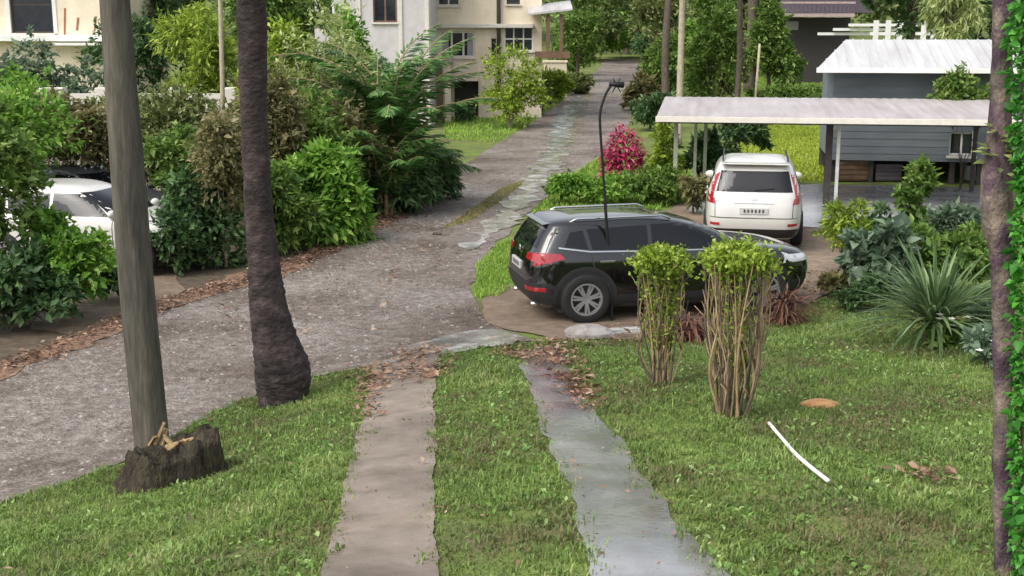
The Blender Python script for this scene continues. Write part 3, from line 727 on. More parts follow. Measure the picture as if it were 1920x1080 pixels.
# ------------------------------------------------------------------ small things on the lawn
b = gp(1537, 765); V, F = lump(36 * mpp(b.y), .10, .05, 4, .25)
o = link('coconut_husk', np_mesh('coconut_husk', np.array(V) + [0, 0, .025], F, M['tanstone'], True), None, b); o.rotation_euler = (0, 0, .15); tag(o, 'flat orange-tan coconut husk lying on the right lawn', 'husk')
pp = [gp(*p) for p in [(1441, 803), (1462, 828), (1490, 862), (1520, 890), (1552, 915)]]; b = pp[2].copy()
pts = smooth_path([tuple(p - b + Vector((0, 0, .045))) for p in pp], 6); mb = MB(); mb.tube(pts, .015, 12)
o = mb.build('pipe', M['pipe'], None, True); o.location = b; tag(o, 'white curved plastic pipe lying in the grass', 'pipe')
# concrete lump and plank by the black car
b = gp(1105, 632); V, F = lump(.33, .22, .13, 6, .15); o = link('concrete_block', np_mesh('concrete_block', V, F, M['stone'], False), None, b + Vector((0, 0, .04))); tag(o, 'pinkish broken concrete block beside the black car wheel', 'rubble')
b = gp(1172, 628); mb = MB(); mb.box(-.24, .24, -.05, .05, .0, .05); mb.box(-.20, .2, -.03, .09, .051, .08)
o = mb.build('timber_offcut', M['postgrey'], None, bevel=.006); o.location = b; o.rotation_euler = (0, 0, .25); tag(o, 'short grey board lying beside the concrete block', 'board')
b = gp(820, 442); V, F = lump(.10, .06, .05, 9, .2); o = link('stone', np_mesh('stone', V, F, M['bark'], False), None, b + Vector((0, 0, .03))); tag(o, 'small dark stone lying on the gravel road', 'stone')

# thin bent lamp rod in front of the black car
b = gp(1148, 604); Y0 = b.y
rod = thing('garden_lamp', 'thin black bent rod with small dark lamp head', 'lamp', b)
pts = smooth_path([tuple(at(x, y, Y0) - b) for x, y in [(1148, 615), (1146, 560), (1141, 480), (1136, 400), (1131, 320), (1126, 250), (1125, 215), (1130, 192), (1138, 172), (1146, 160)]], 4)
mb = MB(); mb.tube(pts, [.022 if i < 14 else .018 for i in range(len(pts))], 8); mb.build('rod', M['blackmetal'], rod, True)
q = at(1156, 160, Y0) - b
mb = MB(); mb.tube([(q.x - .10, 0, q.z + .02), (q.x + .10, 0, q.z + .005)], [.03, .045], 10); mb.build('lamp_head', M['blackmetal'], rod, True)
mb = MB()
for k_ in range(6):
    a = k_ * 1.05; mb.tube([(q.x, 0, q.z), (q.x + .11 * math.cos(a), .05 * math.sin(2 * a), q.z + .11 * math.sin(a))], [.012, .006], 6)
mb.build('bracket', M['blackmetal'], rod, True)

# ------------------------------------------------------------------ vehicles
def pchip(T, Yv, t):
    T = np.asarray(T, float); Yv = np.asarray(Yv, float); hh = np.diff(T); dl = np.diff(Yv) / hh; m = np.zeros_like(Yv)
    for i in range(1, len(T) - 1):
        if dl[i - 1] * dl[i] > 0:
            w1 = 2 * hh[i] + hh[i - 1]; w2 = hh[i] + 2 * hh[i - 1]; m[i] = (w1 + w2) / (w1 / dl[i - 1] + w2 / dl[i])
    m[0] = dl[0]; m[-1] = dl[-1]
    i = np.clip(np.searchsorted(T, t, side='right') - 1, 0, len(T) - 2); s = (t - T[i]) / hh[i]
    return ((1 + 2 * s) * (1 - s) ** 2 * Yv[i] + s * (1 - s) ** 2 * hh[i] * m[i] + s * s * (3 - 2 * s) * Yv[i + 1] + s * s * (s - 1) * hh[i] * m[i + 1])

class CarBody:
    def __init__(s, rows, nr=7, nf=4.2, shear=(1.05, 1.5, 0, 0)):
        R = np.array(rows, float); T = np.arange(len(R)); t = np.linspace(0, len(R) - 1, (len(R) - 1) * 5 + 1)
        s.z, s.xr, s.xf, s.w = [pchip(T, R[:, k], t) for k in range(4)]; s.nr, s.nf = nr, nf; s.sh = shear
    def q(s, z): return [np.interp(z, s.z, a) for a in (s.xr, s.xf, s.w)]
    def shear(s, P):
        P = np.asarray(P, float); z0, z1, k, x0 = s.sh; P[:, 2] += k * (P[:, 0] - x0) * sstep(z0, z1, P[:, 2]); return P
    def mesh(s, n=96):
        V = []
        a = np.linspace(0, 2 * np.pi, n, endpoint=False); c, d = np.cos(a), np.sin(a)
        e = np.where(c > 0, s.nf, s.nr)
        for z, xr, xf, w in zip(s.z, s.xr, s.xf, s.w):
            xc = (xr + xf) / 2; hl = (xf - xr) / 2
            V.append(np.column_stack([xc + hl * np.sign(c) * np.abs(c) ** (2 / e), w * np.sign(d) * np.abs(d) ** (2 / e), np.full(n, z)]))
        m = len(V); V = s.shear(np.vstack(V)); F = [(j * n + i, j * n + (i + 1) % n, (j + 1) * n + (i + 1) % n, (j + 1) * n + i) for j in range(m - 1) for i in range(n)]
        F.append(tuple(range(n))[::-1]); F.append(tuple((m - 1) * n + i for i in range(n)))
        return V, F
    def side(s, x, z):
        xr, xf, w = s.q(z); xc = (xr + xf) / 2; xi = (x - xc) / ((xf - xr) / 2); e = np.where(xi > 0, s.nf, s.nr)
        return w * np.maximum(1 - np.abs(np.clip(xi, -1, 1)) ** e, 1e-4) ** (1 / e)
    def rear(s, y, z):
        xr, xf, w = s.q(z); xc = (xr + xf) / 2; return xc - (xf - xr) / 2 * np.maximum(1 - np.clip(np.abs(y) / w, 0, .9995) ** s.nr, 1e-5) ** (1 / s.nr)
    def front(s, y, z):
        xr, xf, w = s.q(z); xc = (xr + xf) / 2; return xc + (xf - xr) / 2 * np.maximum(1 - np.clip(np.abs(y) / w, 0, .9995) ** s.nf, 1e-5) ** (1 / s.nf)
    def panel(s, name, poly, mat, parent, where='side', off=.005, sgn=1, cell=.05):
        """a curved skin panel: outline (x,z) on a side or (y,z) on the tail / nose, with rolled edges"""
        out = []
        n = len(poly)
        for i in range(n):
            a, b = np.array(poly[i], float), np.array(poly[(i + 1) % n], float); k = max(1, int(np.linalg.norm(b - a) / cell))
            out += [tuple(a + (b - a) * j / k) for j in range(k)]
        P = np.array(out); lo, hi = P.min(0), P.max(0); X, Y = np.meshgrid(np.arange(lo[0], hi[0], cell), np.arange(lo[1], hi[1], cell)); X, Y = X.ravel(), Y.ravel(); k = in_poly(X, Y, out)
        pts = [Vector(p) for p in out] + [Vector(p) for p in zip(X[k], Y[k])]
        v, e, f, *_ = delaunay_2d_cdt(pts, [(i, (i + 1) % len(out)) for i in range(len(out))], [], 1, 1e-6)
        A = np.array([(p.x, p.y) for p in v])
        def put(o):
            if where == 'side': return np.column_stack([A[:, 0], sgn * (s.side(A[:, 0], A[:, 1]) + o), A[:, 1]])
            if where == 'rear': return np.column_stack([s.rear(A[:, 0], A[:, 1]) - o, A[:, 0], A[:, 1]])
            return np.column_stack([s.front(A[:, 0], A[:, 1]) + o, A[:, 0], A[:, 1]])
        V = s.shear(put(off)); V2 = s.shear(put(-.012)); nv = len(V); F = [tuple(t) for t in f]
        # close the rim so the panel has thickness
        from collections import Counter
        ed = Counter()
        for t in F:
            for i in range(len(t)): ed[(t[i], t[(i + 1) % len(t)])] += 1
        rim = [(a, b) for (a, b) in ed if (b, a) not in ed]
        F += [(b, a, a + nv, b + nv) for a, b in rim]
        return link(name, np_mesh(name, np.vstack([V, V2]), F, mat, False), parent)

def lathe_y(prof, n=40):
    """profile (y, r) spun about the y axis"""
    V = []; m = len(prof)
    for i in range(n):
        a = 2 * math.pi * i / n
        for y, r_ in prof: V.append((r_ * math.cos(a), y, r_ * math.sin(a)))
    F = [(i * m + j, ((i + 1) % n) * m + j, ((i + 1) % n) * m + j + 1, i * m + j + 1) for i in range(n) for j in range(m - 1)]
    return V, F

def make_wheel(parent, R, width, rimr, spokes, split, alloy):
    w = width / 2
    V, F = lathe_y([(-w * .9, rimr - .01), (-w, rimr + .01), (-w, R * .90), (-w * .8, R * .985), (-w * .3, R), (w * .3, R), (w * .8, R * .985), (w, R * .90), (w, rimr + .01), (w * .9, rimr - .01)], 44)
    t = link('wheel', np_mesh('wheel', V, F, M['rubber'], True), parent)
    mb = MB(); V, F = lathe_y([(-w * .5, rimr), (-w * .98, rimr + .006), (-w * .98, rimr - .018), (-w * .6, rimr - .03)], 44); mb.add(V, F)
    V, F = lathe_y([(-w * .8, .0), (-w * .8, .045), (-w * .55, .06)], 24); mb.add(V, F)
    for k in range(spokes):
        for d in ((-split, split) if split else (0,)):
            a = 2 * math.pi * k / spokes + .3
            p0 = Vector((.04 * math.cos(a + d * 2), -w * .72, .04 * math.sin(a + d * 2))); p1 = Vector((rimr * .95 * math.cos(a + d), -w * .80, rimr * .95 * math.sin(a + d)))
            mb.bar(p0, p1, (.030 if split else .06), .03, up=(0, 1, 0))
    mb.build('rim', alloy, t, False)
    mb = MB(); V, F = lathe_y([(-w * .40, 0), (-w * .40, rimr - .02)], 32); mb.add(V, F); mb.build('brake_disc', M['plastic'], t)
    return t

def arc(cx, cz, r_, a0, a1, n=18): return [(cx + r_ * math.cos(a), cz + r_ * math.sin(a)) for a in np.linspace(a0, a1, n)]

def build_car(name, label, loc, rz, cb, paint, WR, WF, R=.345, wheel_y=.80, spokes=5, split=.16, clad=True, side_glass=(), doors=(), handles=(), rear_glass=None, lamps_rear=(), front=None, rear_extra=None, windscreen=None, rails=None, mirror=None, plate=None, trim=None, group=None, lower='plastic', twidth=.215, archr=None, bevel=0):
    root = thing(name, label, 'car', loc, rz, group)
    V, F = cb.mesh(); link('body', np_mesh('body', V, F, paint, True), root)
    archr = archr or R + .055
    for sg in (1, -1):
        for x in (WR, WF):
            cb.panel('wheel_well', arc(x, R + .0, archr, -.55, math.pi + .55, 26), M['plastic'], root, 'side', .004, sg)
            if clad: cb.panel('arch_trim', arc(x, R, archr + .055, -.35, math.pi + .35, 30) + arc(x, R, archr, math.pi + .35, -.35, 30), M['plastic'], root, 'side', .014, sg)
        if clad: cb.panel('sill_trim', [(WR + archr + .02, .25), (WF - archr - .02, .25), (WF - archr - .02, .40), (WR + archr + .02, .40)], M['plastic'], root, 'side', .012, sg)
        for poly in side_glass: cb.panel('side_window', poly, M['carglass'], root, 'side', .004, sg)
        for poly in doors: cb.panel('door_seam', poly, M['recess'], root, 'side', .002, sg)
        for (x, z) in handles:
            y = float(cb.side(np.array(x), np.array(z))); mb = MB()
            mb.box(x - .11, x + .11, sg * (y + .018) - .012, sg * (y + .018) + .012, z - .016, z + .016); mb.build('door_handle', paint if trim is None else M['chrome'], root, bevel=.006)
        if trim: cb.panel('window_trim', trim, M['chrome'], root, 'side', .009, sg)
        for poly in lamps_rear: cb.panel('tail_lamp', poly, M['redlens'], root, 'side', .008, sg)
        if mirror:
            x, z = mirror; y = float(cb.side(np.array(x), np.array(z))); mb = MB(); V, F = lump(.075, .11, .075, 2, .05, 2); mb.add([(p[0] + x, p[1] + sg * (y + .12), p[2] + z + .03) for p in V], F); mb.bar((x, sg * y, z), (x, sg * (y + .1), z + .02), .04, .03)
            mb.build('wing_mirror', paint, root, True)
        if rails:
            x0, x1, y, z = rails; mb = MB(); P = cb.shear(np.array([(x0, sg * y, z - .05), (x0 + .12, sg * y, z), (x1 - .12, sg * y, z), (x1, sg * y, z - .05)])); mb.tube(P, .016, 8); mb.build('roof_rail', M['chrome' if trim else 'plastic'], root, True)
    if rear_glass: cb.panel('rear_window', rear_glass, M['carglass'], root, 'rear', .005)
    if windscreen: cb.panel('windscreen', windscreen, M['carglass'], root, 'front', .005)
    if plate:
        y0, z0 = plate; x = float(cb.rear(np.array(0.), np.array(z0))); mb = MB(); mb.box(x - .022, x + .03, -.26, .26, z0 - .058, z0 + .058); p = mb.build('number_plate', M['plate'], root, bevel=.004)
        for i in range(6): mb = MB(); mb.box(x - .026, x - .02, -.19 + i * .068, -.155 + i * .068, z0 - .03, z0 + .03); mb.build('figure', M['platedark'], p)
    if rear_extra: rear_extra(root, cb)
    if front: front(root, cb)
    w0 = make_wheel(root, R, twidth, R * .64, spokes, split, M['alloy'])
    w0.location = (WR, -wheel_y, R)
    for x, y in ((WF, -wheel_y), (WR, wheel_y), (WF, wheel_y)):
        c = copy_tree(w0, root); c.location = (x, y, R)
        if y > 0: c.rotation_euler = (0, 0, math.pi)
    return root

# --- black SUV
def tailx(x): return x if x > -1.32 else -1.32 + (x + 1.32) * .86
suv = CarBody([(z_, tailx(a_), b_, c_) for z_, a_, b_, c_ in [(.20, -1.98, 2.02, .80), (.30, -2.13, 2.14, .87), (.45, -2.21, 2.21, .905), (.60, -2.24, 2.24, .918), (.78, -2.225, 2.20, .922), (.88, -2.20, 2.08, .915), (.94, -2.18, 1.86, .90), (.985, -2.165, 1.50, .885), (1.02, -2.14, 1.12, .868),
               (1.13, -2.07, .90, .825), (1.25, -1.99, .62, .775), (1.335, -1.92, .36, .725), (1.385, -1.87, .16, .685), (1.42, -1.79, -.02, .625), (1.443, -1.65, -.18, .52), (1.456, -1.43, -.42, .36), (1.461, -1.2, -.7, .18)]], 7, 4.4, (1.05, 1.4, .012, -.3))
def suv_rear(root, cb):
    # hatch details
    for sg in (1, -1):
        cb.panel('tail_lamp', [(sg * .86, .86), (sg * .85, 1.0), (sg * .45, .98), (sg * .45, .90)], M['redlens'], root, 'rear', .010)
        cb.panel('reflector', [(sg * .80, .46), (sg * .80, .52), (sg * .5, .52), (sg * .5, .46)], M['redlens'], root, 'rear', .020)
    cb.panel('bumper', [(-.87, .28), (.87, .28), (.88, .42), (.86, .58), (-.86, .58), (-.88, .42)], M['plastic'], root, 'rear', .012)
    cb.panel('hatch_seam', [(-.72, .64), (.72, .64), (.72, .655), (-.72, .655)], M['recess'], root, 'rear', .003)
    mb = MB(); P = [(tailx(x_) , y_, z_) for x_, y_, z_ in [(-1.95, -.52, 1.35), (-1.95, .52, 1.35), (-1.76, .54, 1.36), (-1.76, -.54, 1.36), (-1.95, -.52, 1.364), (-1.95, .52, 1.364), (-1.76, .54, 1.393), (-1.76, -.54, 1.393)]]; mb.add(P, [(3, 2, 1, 0), (4, 5, 6, 7), (0, 1, 5, 4), (1, 2, 6, 5), (2, 3, 7, 6), (3, 0, 4, 7)]); mb.build('spoiler', M['carblack'], root, bevel=.008)
    x = float(cb.rear(np.array(.2), np.array(1.15))); mb = MB(); mb.bar((x - .04, .0, 1.08), (x - .01, .34, 1.12), .02, .015); mb.build('rear_wiper', M['plastic'], root)
    V, F = lump(.05, .012, .05, 1, .0, 2); x = float(cb.rear(np.array(0.), np.array(.97))); mb = MB(); mb.add([(p[1] + x - .012, p[0], p[2] + .97) for p in V], F); mb.build('badge', M['chrome'], root, True)
    for sg in (1, -1):
        mb = MB(); mb.tube([(-2.03, sg * .55, .24), (-1.90, sg * .55, .25)], .035, 12); mb.build('exhaust', M['chrome'], root, True)
def suv_front(root, cb):
    for sg in (1, -1): cb.panel('headlight', [(sg * .86, .74), (sg * .84, .86), (sg * .45, .82), (sg * .42, .74)], M['clearlens'], root, 'front', .010)
    cb.panel('grille', [(-.40, .62), (.40, .62), (.42, .82), (-.42, .82)], M['plastic'], root, 'front', .010)
    cb.panel('bumper', [(-.85, .28), (.85, .28), (.80, .48), (-.80, .48)], M['plastic'], root, 'front', .010)
    for sg in (1, -1): cb.panel('headlight', [(2.02, .75), (1.70, .88), (1.62, .90), (1.75, .76)], M['clearlens'], root, 'side', .010, sg)
wr_px = gp(1098, 607)
A_SUV = math.radians(12.5)
ca, sa = math.cos(A_SUV), math.sin(A_SUV)
WRx, WFx = -1.32, 1.35
# local (WRx, -.9) sits at the rear wheel contact seen in the photo
loc = Vector((wr_px.x - (WRx * ca + .9 * sa), wr_px.y - (WRx * sa - .9 * ca), 0))
loc.z = h1(loc.x, loc.y) + .02
build_car('parked_car', 'black sport utility car parked across the dirt yard, tail to road', loc, A_SUV, suv, M['carblack'], WRx, WFx, .352, .842, spokes=7, split=.11,
          side_glass=[[(-1.62, 1.09), (-1.28, 1.05), (-1.34, 1.31), (-1.52, 1.29)], [(-1.22, 1.04), (-.40, 1.02), (-.40, 1.345), (-1.28, 1.325)], [(-.34, 1.02), (.74, 1.005), (.56, 1.16), (.28, 1.31), (.10, 1.35), (-.34, 1.35)]],
          doors=[[(-.375, .42), (-.36, .42), (-.36, 1.01), (-.375, 1.01)], [(.80, .42), (.815, .42), (.815, .98), (.80, .98)], [(-1.20, .74), (-1.185, .74), (-1.24, 1.01), (-1.255, 1.01)], [(-.98, .42), (-.965, .42), (-1.18, .74), (-1.20, .74)]],
          handles=[(-1.02, .88), (-.16, .88)], rear_glass=[(-.66, 1.06), (.66, 1.06), (.58, 1.31), (-.58, 1.31)],
          lamps_rear=[[(-2.04, .82), (-1.90, .86), (-1.62, .93), (-1.68, 1.0), (-1.99, 1.01)], [(-2.02, .46), (-1.88, .46), (-1.88, .52), (-2.02, .52)]], rear_extra=suv_rear, front=suv_front, windscreen=[(-.74, 1.06), (.74, 1.06), (.64, 1.31), (-.64, 1.31)],
          rails=(-1.50, .0, .60, 1.455), mirror=(.74, 1.01), plate=(0, .76), trim=[(-1.70, 1.07), (-1.26, 1.01), (-.4, .992), (.78, .98), (.78, .996), (-.4, 1.009), (-1.26, 1.028), (-1.70, 1.088)], group='cars parked in the yard')

# --- white crossover under the carport edge
crv = CarBody([(.20, -1.96, 2.0, .80), (.30, -2.12, 2.12, .86), (.45, -2.20, 2.2, .895), (.60, -2.22, 2.22, .905), (.80, -2.20, 2.18, .905), (.92, -2.17, 2.06, .90), (.985, -2.15, 1.84, .892), (1.03, -2.13, 1.50, .885), (1.07, -2.11, 1.15, .875),
               (1.20, -2.05, .9, .835), (1.35, -1.97, .58, .785), (1.47, -1.90, .32, .74), (1.56, -1.82, .10, .695), (1.62, -1.70, -.10, .63), (1.66, -1.45, -.32, .52), (1.68, -1.15, -.55, .36), (1.688, -.95, -.75, .18)], 7, 4.0, (1.1, 1.5, .02, -.3))
def crv_rear(root, cb):
    for sg in (1, -1):
        cb.panel('tail_lamp', [(sg * .76, .98), (sg * .87, .98), (sg * .82, 1.22), (sg * .735, 1.47), (sg * .64, 1.47), (sg * .71, 1.22)], M['redlens'], root, 'rear', .012)
        cb.panel('tail_lamp', [(sg * .70, .88), (sg * .875, .88), (sg * .865, .985), (sg * .73, .985)], M['redlens'], root, 'rear', .012)
        cb.panel('reflector', [(sg * .80, .48), (sg * .80, .53), (sg * .62, .53), (sg * .62, .48)], M['redlens'], root, 'rear', .012)
    cb.panel('bumper', [(-.85, .24), (.85, .24), (.875, .42), (-.875, .42)], M['plastic'], root, 'rear', .014)
    for sg in (1, -1): cb.panel('hatch_seam', [(sg * .70, .64), (sg * .712, .64), (sg * .72, .88), (sg * .708, .88)], M['recess'], root, 'rear', .003)
    cb.panel('bumper_seam', [(-.84, .62), (.84, .62), (.84, .635), (-.84, .635)], M['recess'], root, 'rear', .003)
    cb.panel('garnish', [(-.36, .90), (.36, .90), (.36, .935), (-.36, .935)], M['chrome'], root, 'rear', .012)
    cb.panel('badge', [(-.05, .97), (.05, .97), (.055, 1.04), (-.055, 1.04)], M['chrome'], root, 'rear', .016)
    x = float(cb.rear(np.array(0.), np.array(1.14))); mb = MB(); mb.bar((x - .02, .0, 1.13), (x - .0, -.36, 1.17), .02, .014); mb.build('rear_wiper', M['plastic'], root)
    mb = MB(); mb.box(-1.93, -1.62, -.62, .62, 1.585, 1.61); mb.build('spoiler', M['carwhite'], root, bevel=.01)
wq = gp(1410, 474); A_W = math.radians(90 - 10.5); ca, sa = math.cos(A_W), math.sin(A_W)
loc = Vector((wq.x + 2.1 * ca, wq.y + 2.1 * sa, 0)); loc.z = h1(loc.x, loc.y) + .03
build_car('parked_car', 'white crossover car seen from behind under the carport edge', loc, A_W, crv, M['carwhite'], -1.30, 1.33, .345, .825,
          side_glass=[[(-1.72, 1.12), (-1.22, 1.09), (-1.26, 1.45), (-1.66, 1.42)], [(-1.16, 1.09), (-.38, 1.08), (-.38, 1.48), (-1.2, 1.45)], [(-.32, 1.08), (.72, 1.07), (.55, 1.25), (.25, 1.45), (-.32, 1.49)]],
          doors=[[(-.355, .42), (-.34, .42), (-.34, 1.06), (-.355, 1.06)], [(.80, .42), (.815, .42), (.815, 1.03), (.80, 1.03)]], handles=[(-1.0, .95), (-.14, .95)],
          rear_glass=[(-.70, 1.10), (.70, 1.10), (.62, 1.50), (-.62, 1.50)], rear_extra=crv_rear, windscreen=[(-.74, 1.12), (.74, 1.12), (.64, 1.46), (-.64, 1.46)],
          rails=(-1.6, .0, .60, 1.70), mirror=(.80, 1.08), plate=(0, .76), group='cars parked in the yard')

# --- white hatchback and grey car behind the left hedge
hat = CarBody([(.18, -1.75, 1.8, .76), (.30, -1.92, 1.93, .81), (.45, -1.98, 1.99, .84), (.60, -2.0, 2.0, .85), (.75, -1.98, 1.95, .85), (.84, -1.96, 1.78, .84), (.90, -1.94, 1.45, .83), (.95, -1.92, 1.12, .815),
               (1.08, -1.86, .85, .765), (1.22, -1.76, .55, .71), (1.33, -1.66, .28, .66), (1.40, -1.52, .04, .60), (1.44, -1.30, -.2, .50), (1.46, -1.0, -.5, .33), (1.465, -.85, -.65, .16)], 6, 3.8, (1.0, 1.4, .02, -.3))
def hat_front(root, cb):
    for sg in (1, -1):
        cb.panel('headlight', [(sg * .80, .62), (sg * .78, .74), (sg * .42, .72), (sg * .40, .63)], M['clearlens'], root, 'front', .010)
        cb.panel('headlight', [(1.80, .64), (1.45, .76), (1.40, .78), (1.55, .64)], M['clearlens'], root, 'side', .008, sg)
    cb.panel('grille', [(-.36, .54), (.36, .54), (.38, .66), (-.38, .66)], M['plastic'], root, 'front', .010)
    cb.panel('bumper', [(-.7, .26), (.7, .26), (.62, .42), (-.62, .42)], M['plastic'], root, 'front', .010)
hg = dict(side_glass=[[(-1.62, 1.0), (-1.16, .97), (-1.2, 1.28), (-1.5, 1.26)], [(-1.10, .97), (-.36, .96), (-.36, 1.32), (-1.15, 1.29)], [(-.30, .96), (.72, .945), (.52, 1.10), (.25, 1.29), (-.30, 1.325)]],
          doors=[[(-.335, .36), (-.32, .36), (-.32, .95), (-.335, .95)], [(.80, .36), (.815, .36), (.815, .92), (.80, .92)]], handles=[(-.95, .85), (-.12, .85)], clad=False,
          rear_glass=[(-.6, 1.0), (.6, 1.0), (.54, 1.28), (-.54, 1.28)], front=hat_front, windscreen=[(-.70, 1.0), (.70, 1.0), (.57, 1.32), (-.57, 1.32)], mirror=(.80, .97), spokes=7, split=0, twidth=.19)
q = gx(215, 20.4); build_car('parked_car', 'small white hatchback half hidden behind the left hedge', (q.x - .62, 21.3, q.z + .05), math.radians(-10), hat, M['carwhite'], -1.22, 1.25, .30, .772, group='cars parked behind the left hedge', **hg)
q = gx(332, 23.6); build_car('parked_car', 'dark grey car in shade behind the left hedge', (q.x - 1.85, 24.4, q.z + .01), math.radians(-24), hat, M['cargrey'], -1.22, 1.25, .30, .772, group='cars parked behind the left hedge', **hg)

# ------------------------------------------------------------------ houses
def facade(mb, x0, x1, z0, z1, holes, t=.16, y=0.0):
    """front wall with real openings; holes (x0,x1,z0,z1)"""
    xs = sorted({x0, x1, *[h for q in holes for h in q[:2]]}); zs = sorted({z0, z1, *[h for q in holes for h in q[2:]]})
    xs = [v for v in xs if x0 <= v <= x1]; zs = [v for v in zs if z0 <= v <= z1]
    for a, b in zip(xs, xs[1:]):
        for c, d in zip(zs, zs[1:]):
            mx, mz = (a + b) / 2, (c + d) / 2
            if any(q[0] < mx < q[1] and q[2] < mz < q[3] for q in holes): continue
            mb.add([(a, y, c), (b, y, c), (b, y, d), (a, y, d)], [(0, 1, 2, 3)])
    for (a, b, c, d) in holes:
        mb.add([(a, y, c), (b, y, c), (b, y, d), (a, y, d), (a, y + t, c), (b, y + t, c), (b, y + t, d), (a, y + t, d)], [(0, 4, 5, 1), (1, 5, 6, 2), (2, 6, 7, 3), (3, 7, 4, 0)])
    return mb

def house_box(mb, x0, x1, dep, z0, z1):
    mb.add([(x0, 0, z0), (x1, 0, z0), (x1, dep, z0), (x0, dep, z0), (x0, 0, z1), (x1, 0, z1), (x1, dep, z1), (x0, dep, z1)], [(0, 4, 7, 3), (1, 2, 6, 5), (2, 3, 7, 6), (4, 5, 6, 7)])

def window(root, x0, x1, z0, z1, frame='white', mull=1, trans=0, fw=.07, y=.0, curtain=None, sill=True, glass='glass', dep=.12):
    mb = MB(); mb.box(x0, x1, y + dep - .03, y + dep + .03, z0, z0 + fw); mb.box(x0, x1, y + dep - .03, y + dep + .03, z1 - fw, z1)
    mb.box(x0, x0 + fw, y + dep - .03, y + dep + .03, z0 + fw, z1 - fw); mb.box(x1 - fw, x1, y + dep - .03, y + dep + .03, z0 + fw, z1 - fw)
    for i in range(mull): xx = x0 + (x1 - x0) * (i + 1) / (mull + 1); mb.box(xx - fw / 2, xx + fw / 2, y + dep - .025, y + dep + .025, z0 + fw, z1 - fw)
    for i in range(trans): zz = z0 + (z1 - z0) * (i + 1) / (trans + 1); mb.box(x0 + fw, x1 - fw, y + dep - .02, y + dep + .02, zz - fw / 2, zz + fw / 2)
    w = mb.build('window', M[frame], root)
    mb = MB(); mb.box(x0 + .01, x1 - .01, y + dep - .008, y + dep + .008, z0 + .01, z1 - .01); mb.build('pane', M[glass], w)
    if curtain:
        for a, b in curtain: mb = MB(); mb.box(x0 + fw + (x1 - x0) * a, x0 + (x1 - x0) * b - fw, y + dep - .022, y + dep - .010, z0 + fw, z1 - fw); mb.build('curtain', M['curtain'], w)
    if sill: mb = MB(); mb.box(x0 - .06, x1 + .06, y - .09, y + dep - .04, z0 - .07, z0 - .003); mb.build('sill', M['trim'], w)
    return w

def PX(Y, root):
    """photo pixel -> local (x, z) on the front plane of a house whose root is at distance Y"""
    def f(px, py): p = at(px, py, Y) - Vector(root.location); return p.x, p.z
    return f

# cream house, top left
b = gx(90, 46); hs = thing('house', 'cream house with dark square window at top left', 'house', b); f = PX(46, hs)
x0, _ = f(-260, 0); x1, _ = f(200, 0); _, zl = f(0, 66); wx0, wz0 = f(22, 62); wx1, _ = f(97, 0); _, wz1 = f(0, -45)
mb = MB(); facade(mb, x0, x1, 0, 7.2, [(wx0, wx1, wz0, wz1)]); house_box(mb, x0, x1, 8, 0, 7.2); mb.build('wall', M['cream'], hs)
window(hs, wx0, wx1, wz0, wz1, 'darkwood', 0, 1)
for xa in (wx0 - .14, wx1): mb = MB(); mb.box(xa, xa + .14, -.03, -.002, wz0 - .02, wz1 + .1); mb.build('window_surround', M['white'], hs)
mb = MB(); mb.box(x0 - .1, x1 + .1, -.5, -.002, zl - .22, zl); mb.build('ledge', M['white'], hs, bevel=.02)
mb = MB(); mb.box(x1 - 1.8, x1 + .25, -.9, -.51, zl - .36, zl - .27); mb.build('awning', M['white'], hs)
for px, py, h_, w_ in ((121, 40, .95, .06), (145, 45, .45, .07), (178, 45, .5, .05)):
    x, z = f(px, py); mb = MB(); mb.bar((x - .03, -.012, z - h_ / 2), (x + .05, -.012, z + h_ / 2), w_, .018); mb.build('stain', M['stain'], hs)
mb = MB(); mb.add([(x0 - .6, -.8, 7.21), (x1 + .6, -.8, 7.21), (x1 + .6, 8.8, 7.21), (x0 - .6, 8.8, 7.21), (x0 + 2, 4, 9), (x1 - 2, 4, 9)], [(0, 1, 5, 4), (1, 2, 5), (2, 3, 4, 5), (3, 0, 4), (3, 2, 1, 0)]); mb.build('roof', M['roofmetal'], hs)

# grey lilac house behind the palm
b = gx(690, 51); hs = thing('house', 'grey lilac house showing between the trees', 'house', b); f = PX(51, hs)
x0, _ = f(588, 0); x1, _ = f(806, 0); wa, wz0 = f(598, 40); wb, _ = f(625, 0); wc, wz2 = f(700, 42); wd, _ = f(744, 0); _, wz1 = f(0, -20)
mb = MB(); facade(mb, x0, x1, 0, 7.5, [(wa, wb, wz0, wz1), (wc, wd, wz2, wz1)]); house_box(mb, x0, x1, 7, 0, 7.5); mb.build('wall', M['lilac'], hs)
window(hs, wa, wb, wz0, wz1, 'white', 0, 1); window(hs, wc, wd, wz2, wz1, 'brownwood', 1, 0)
for px in (750, 800, 672):
    x, _ = f(px, 0); mb = MB(); mb.box(x - .08, x + .08, -.06, -.002, 0, 7.5); mb.build('pilaster', M['trim'], hs)
mb = MB(); mb.add([(x0 - .6, -.8, 7.51), (x1 + .6, -.8, 7.51), (x1 + .6, 7.8, 7.51), (x0 - .6, 7.8, 7.51), (x0 + 2, 3.5, 9), (x1 - 2, 3.5, 9)], [(0, 1, 5, 4), (1, 2, 5), (2, 3, 4, 5), (3, 0, 4), (3, 2, 1, 0)]); mb.build('roof', M['roofmetal'], hs)

